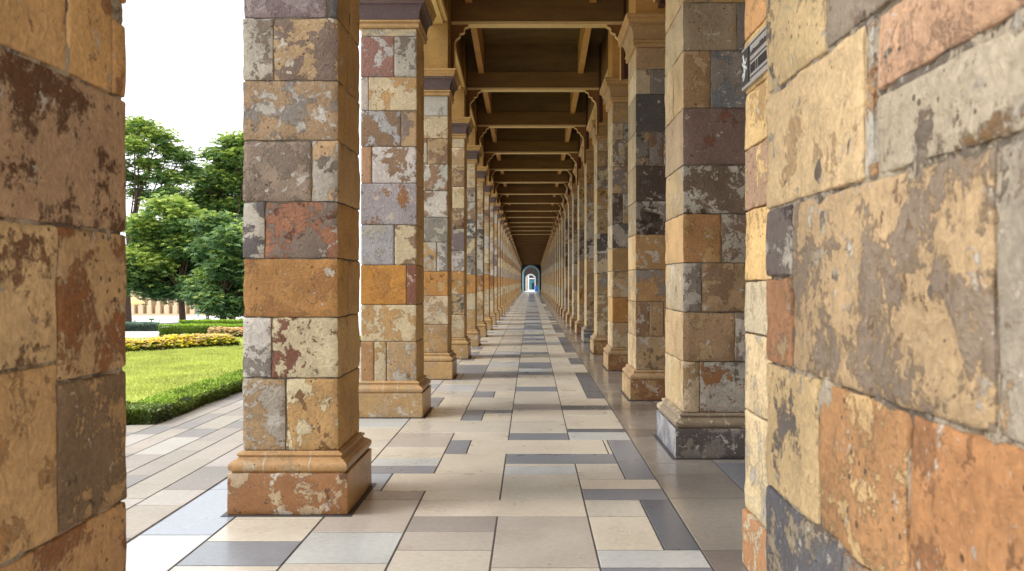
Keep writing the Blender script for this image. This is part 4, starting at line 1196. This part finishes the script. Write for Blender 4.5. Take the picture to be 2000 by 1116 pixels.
# ------------------------------------------------------------------ the end of the passage
def arch_pts(xc, w, ztop, n=20):
    """inner outline from bottom left over the top to bottom right"""
    r = w/2; zc = ztop-r
    p = [(xc-r, 0.0)]
    for i in range(n+1):
        a = math.pi-math.pi*i/n; p.append((xc+r*math.cos(a), zc+r*math.sin(a)))
    p.append((xc+r, 0.0)); return p
def arch_ring(mb, inner, outer, y0, y1):
    o = len(mb.v); n = len(inner)
    for y in (y0, y1):
        for ring in (inner, outer):
            for x, z in ring: mb.v.append((x, y, z))
    I0, O0, I1, O1 = o, o+n, o+2*n, o+3*n
    for k in range(n-1):
        mb.face([I0+k, I0+k+1, O0+k+1, O0+k]); mb.face([I1+k+1, I1+k, O1+k, O1+k+1])
        mb.face([I0+k+1, I0+k, I1+k, I1+k+1]); mb.face([O0+k, O0+k+1, O1+k+1, O1+k])
def wall_arch(mb, xc, w, ztop, y0, y1, X0, X1, Z1):
    inner = arch_pts(xc, w, ztop)
    outer = []
    for x, z in inner:
        if z <= 0: outer.append((X0 if x < xc else X1, 0))
        else:
            t = (x-(xc-w/2))/w
            if t < .12: outer.append((X0, min(Z1, z*1.0+ (Z1-z)*max(0, t/.12))))
            elif t > .88: outer.append((X1, min(Z1, z+(Z1-z)*max(0, (1-t)/.12))))
            else: outer.append((X0+(X1-X0)*(t-.12)/.76, Z1))
    arch_ring(mb, inner, outer, y0, y1)
root = empty('archway', (0, 110.6, 0), 'pale blue rimmed round arch closing the far end of the passage', 'archway')
mb = MB(); wall_arch(mb, 0.0, 1.95, 3.42, 110.5, 110.9, -3, 4, 5.2); a = mb.build('wall', M_DARKIN)
mb = MB(); arch_ring(mb, arch_pts(0, 1.90, 3.40), arch_pts(0, 2.36, 3.66), 110.3, 110.96); b = mb.build('blue_rim', M_BLUE)
mb = MB(); mb.box(-1.6, -1.2, 110.97, 113.5, 0, 3.7); mb.box(1.2, 1.6, 110.97, 113.5, 0, 3.7); mb.box(-1.6, 1.6, 110.97, 113.5, 3.7, 3.9); c = mb.build('tunnel', M_DARKIN)
under([a, b, c], root)
root = empty('archway', (0, 124.2, 0), 'white rimmed smaller arch seen through the blue one', 'archway')
mb = MB(); wall_arch(mb, -.05, 1.24, 2.40, 124.1, 124.5, -4, 4, 5.5); a = mb.build('wall', M_DARKIN)
mb = MB(); arch_ring(mb, arch_pts(-.05, 1.2, 2.38), arch_pts(-.05, 1.58, 2.62), 123.95, 124.56); b = mb.build('white_rim', simple('grey_white_paint', rgb(176, 180, 182), .6))
under([a, b], root)
root = empty('kiosk', (.3, 146, 0), 'teal fronted kiosk with a dark upper panel, beyond the white arch', 'kiosk')
mb = MB(); mb.box(-.35, 1.4, 146, 147.5, 0, 1.9); a = mb.build('counter_front', M_TEAL)
mb = MB(); mb.box(-.36, 1.4, 145.8, 147.6, 1.9, 2.05); b = mb.build('sill', M_WHITEP)
mb = MB(); mb.box(-.35, 1.4, 146.02, 147.5, 2.05, 3.6); c = mb.build('dark_panel', M_DARKIN)
mb = MB(); mb.box(0.2, .55, 145.9, 145.995, 0, 1.2); d = mb.build('door', M_CLOTHD)
under([a, b, c, d], root)
root = empty('stone_pier', (-.7, 135, 0), 'pale stone pier standing just beyond the white arch on the left', 'pier')
mb = MB(); mb.ca, mb.cb, mb.par = CREAM, TAN, (3, .4, .1); mb.rblock(-1.3, -.42, 134, 135, 0, 3.2, r=.02); a = mb.build('shaft', M_STONE)
mb = MB(); mb.ca, mb.cb, mb.par = CREAM, TAN, (3, .4, .1); mb.sweep(-1.3, -.42, 134, 135, [(.03, 3.2), (.1, 3.3), (.1, 3.45)]); b = mb.build('capital', M_CAP)
under([a, b], root)
root = empty('bin', (.80, 117, 0), 'blue drum-shaped bin against the right side inside the blue arch', 'bin')
mb = MB(); mb.tube([(.80, 117, .0), (.80, 117, .1), (.80, 117, .72)], [.2, .22, .25], 16); a = mb.build('drum', M_CLOTHB)
mb = MB(); mb.tube([(.80, 117, .72), (.80, 117, .76), (.80, 117, .84)], [.27, .27, .1], 16); b = mb.build('lid', M_CLOTHB)
under([a, b], root)

# ------------------------------------------------------------------ world, sun, camera
w = bpy.data.worlds.new('World'); sc.world = w; w.use_nodes = True
nt = w.node_tree; nt.nodes.clear()
out = nt.nodes.new('ShaderNodeOutputWorld'); bg = nt.nodes.new('ShaderNodeBackground')
sky = nt.nodes.new('ShaderNodeTexSky'); sky.sky_type = 'NISHITA'; sky.sun_disc = False
SUN_EL, SUN_AZ = math.radians(46), math.radians(-101)     # azimuth from +Y towards +X
sky.sun_elevation = SUN_EL; sky.sun_rotation = SUN_AZ
sky.dust_density = 4; sky.ozone_density = 1; sky.air_density = 1
hs = nt.nodes.new('ShaderNodeHueSaturation'); hs.inputs['Saturation'].default_value = .12; nt.links.new(sky.outputs[0], hs.inputs['Color'])
ov = nt.nodes.new('ShaderNodeMix'); ov.data_type = 'RGBA'; ov.inputs[0].default_value = .72
nt.links.new(hs.outputs[0], ov.inputs[6]); ov.inputs[7].default_value = (15.5, 15.7, 16.0, 1)      # even overcast veil over the sky
nt.links.new(ov.outputs[2], bg.inputs[0]); bg.inputs[1].default_value = .15
nt.links.new(bg.outputs[0], out.inputs[0])
sd = bpy.data.lights.new('Sun', 'SUN'); sd.energy = 2.0; sd.angle = math.radians(18); sd.color = (1, .975, .94)
so = bpy.data.objects.new('Sun', sd); COL.objects.link(so)
dirv = Vector((math.sin(SUN_AZ)*math.cos(SUN_EL), math.cos(SUN_AZ)*math.cos(SUN_EL), math.sin(SUN_EL)))
so.rotation_euler = (-dirv).to_track_quat('-Z', 'Y').to_euler(); so.location = (-20, -10, 30)

cd = bpy.data.cameras.new('Camera'); cam = bpy.data.objects.new('Camera', cd); COL.objects.link(cam)
cam.location = (0, 0, EYE); cam.rotation_euler = (math.radians(90), 0, 0)
cd.lens = 28.8; cd.sensor_width = 36; cd.shift_x = -.0185; cd.shift_y = -.0045
cd.clip_start = .05; cd.clip_end = 3000
cd.dof.use_dof = True; cd.dof.focus_distance = 9.0; cd.dof.aperture_fstop = 5.6
sc.camera = cam
sc.view_settings.view_transform = 'Standard'; sc.view_settings.look = 'None'; sc.view_settings.exposure = 0; sc.view_settings.gamma = 1
sc.cycles.max_bounces = 10; sc.cycles.diffuse_bounces = 6; sc.cycles.glossy_bounces = 4; sc.cycles.transmission_bounces = 4
sc.cycles.use_denoising = True
sc.cycles.sample_clamp_indirect = 8
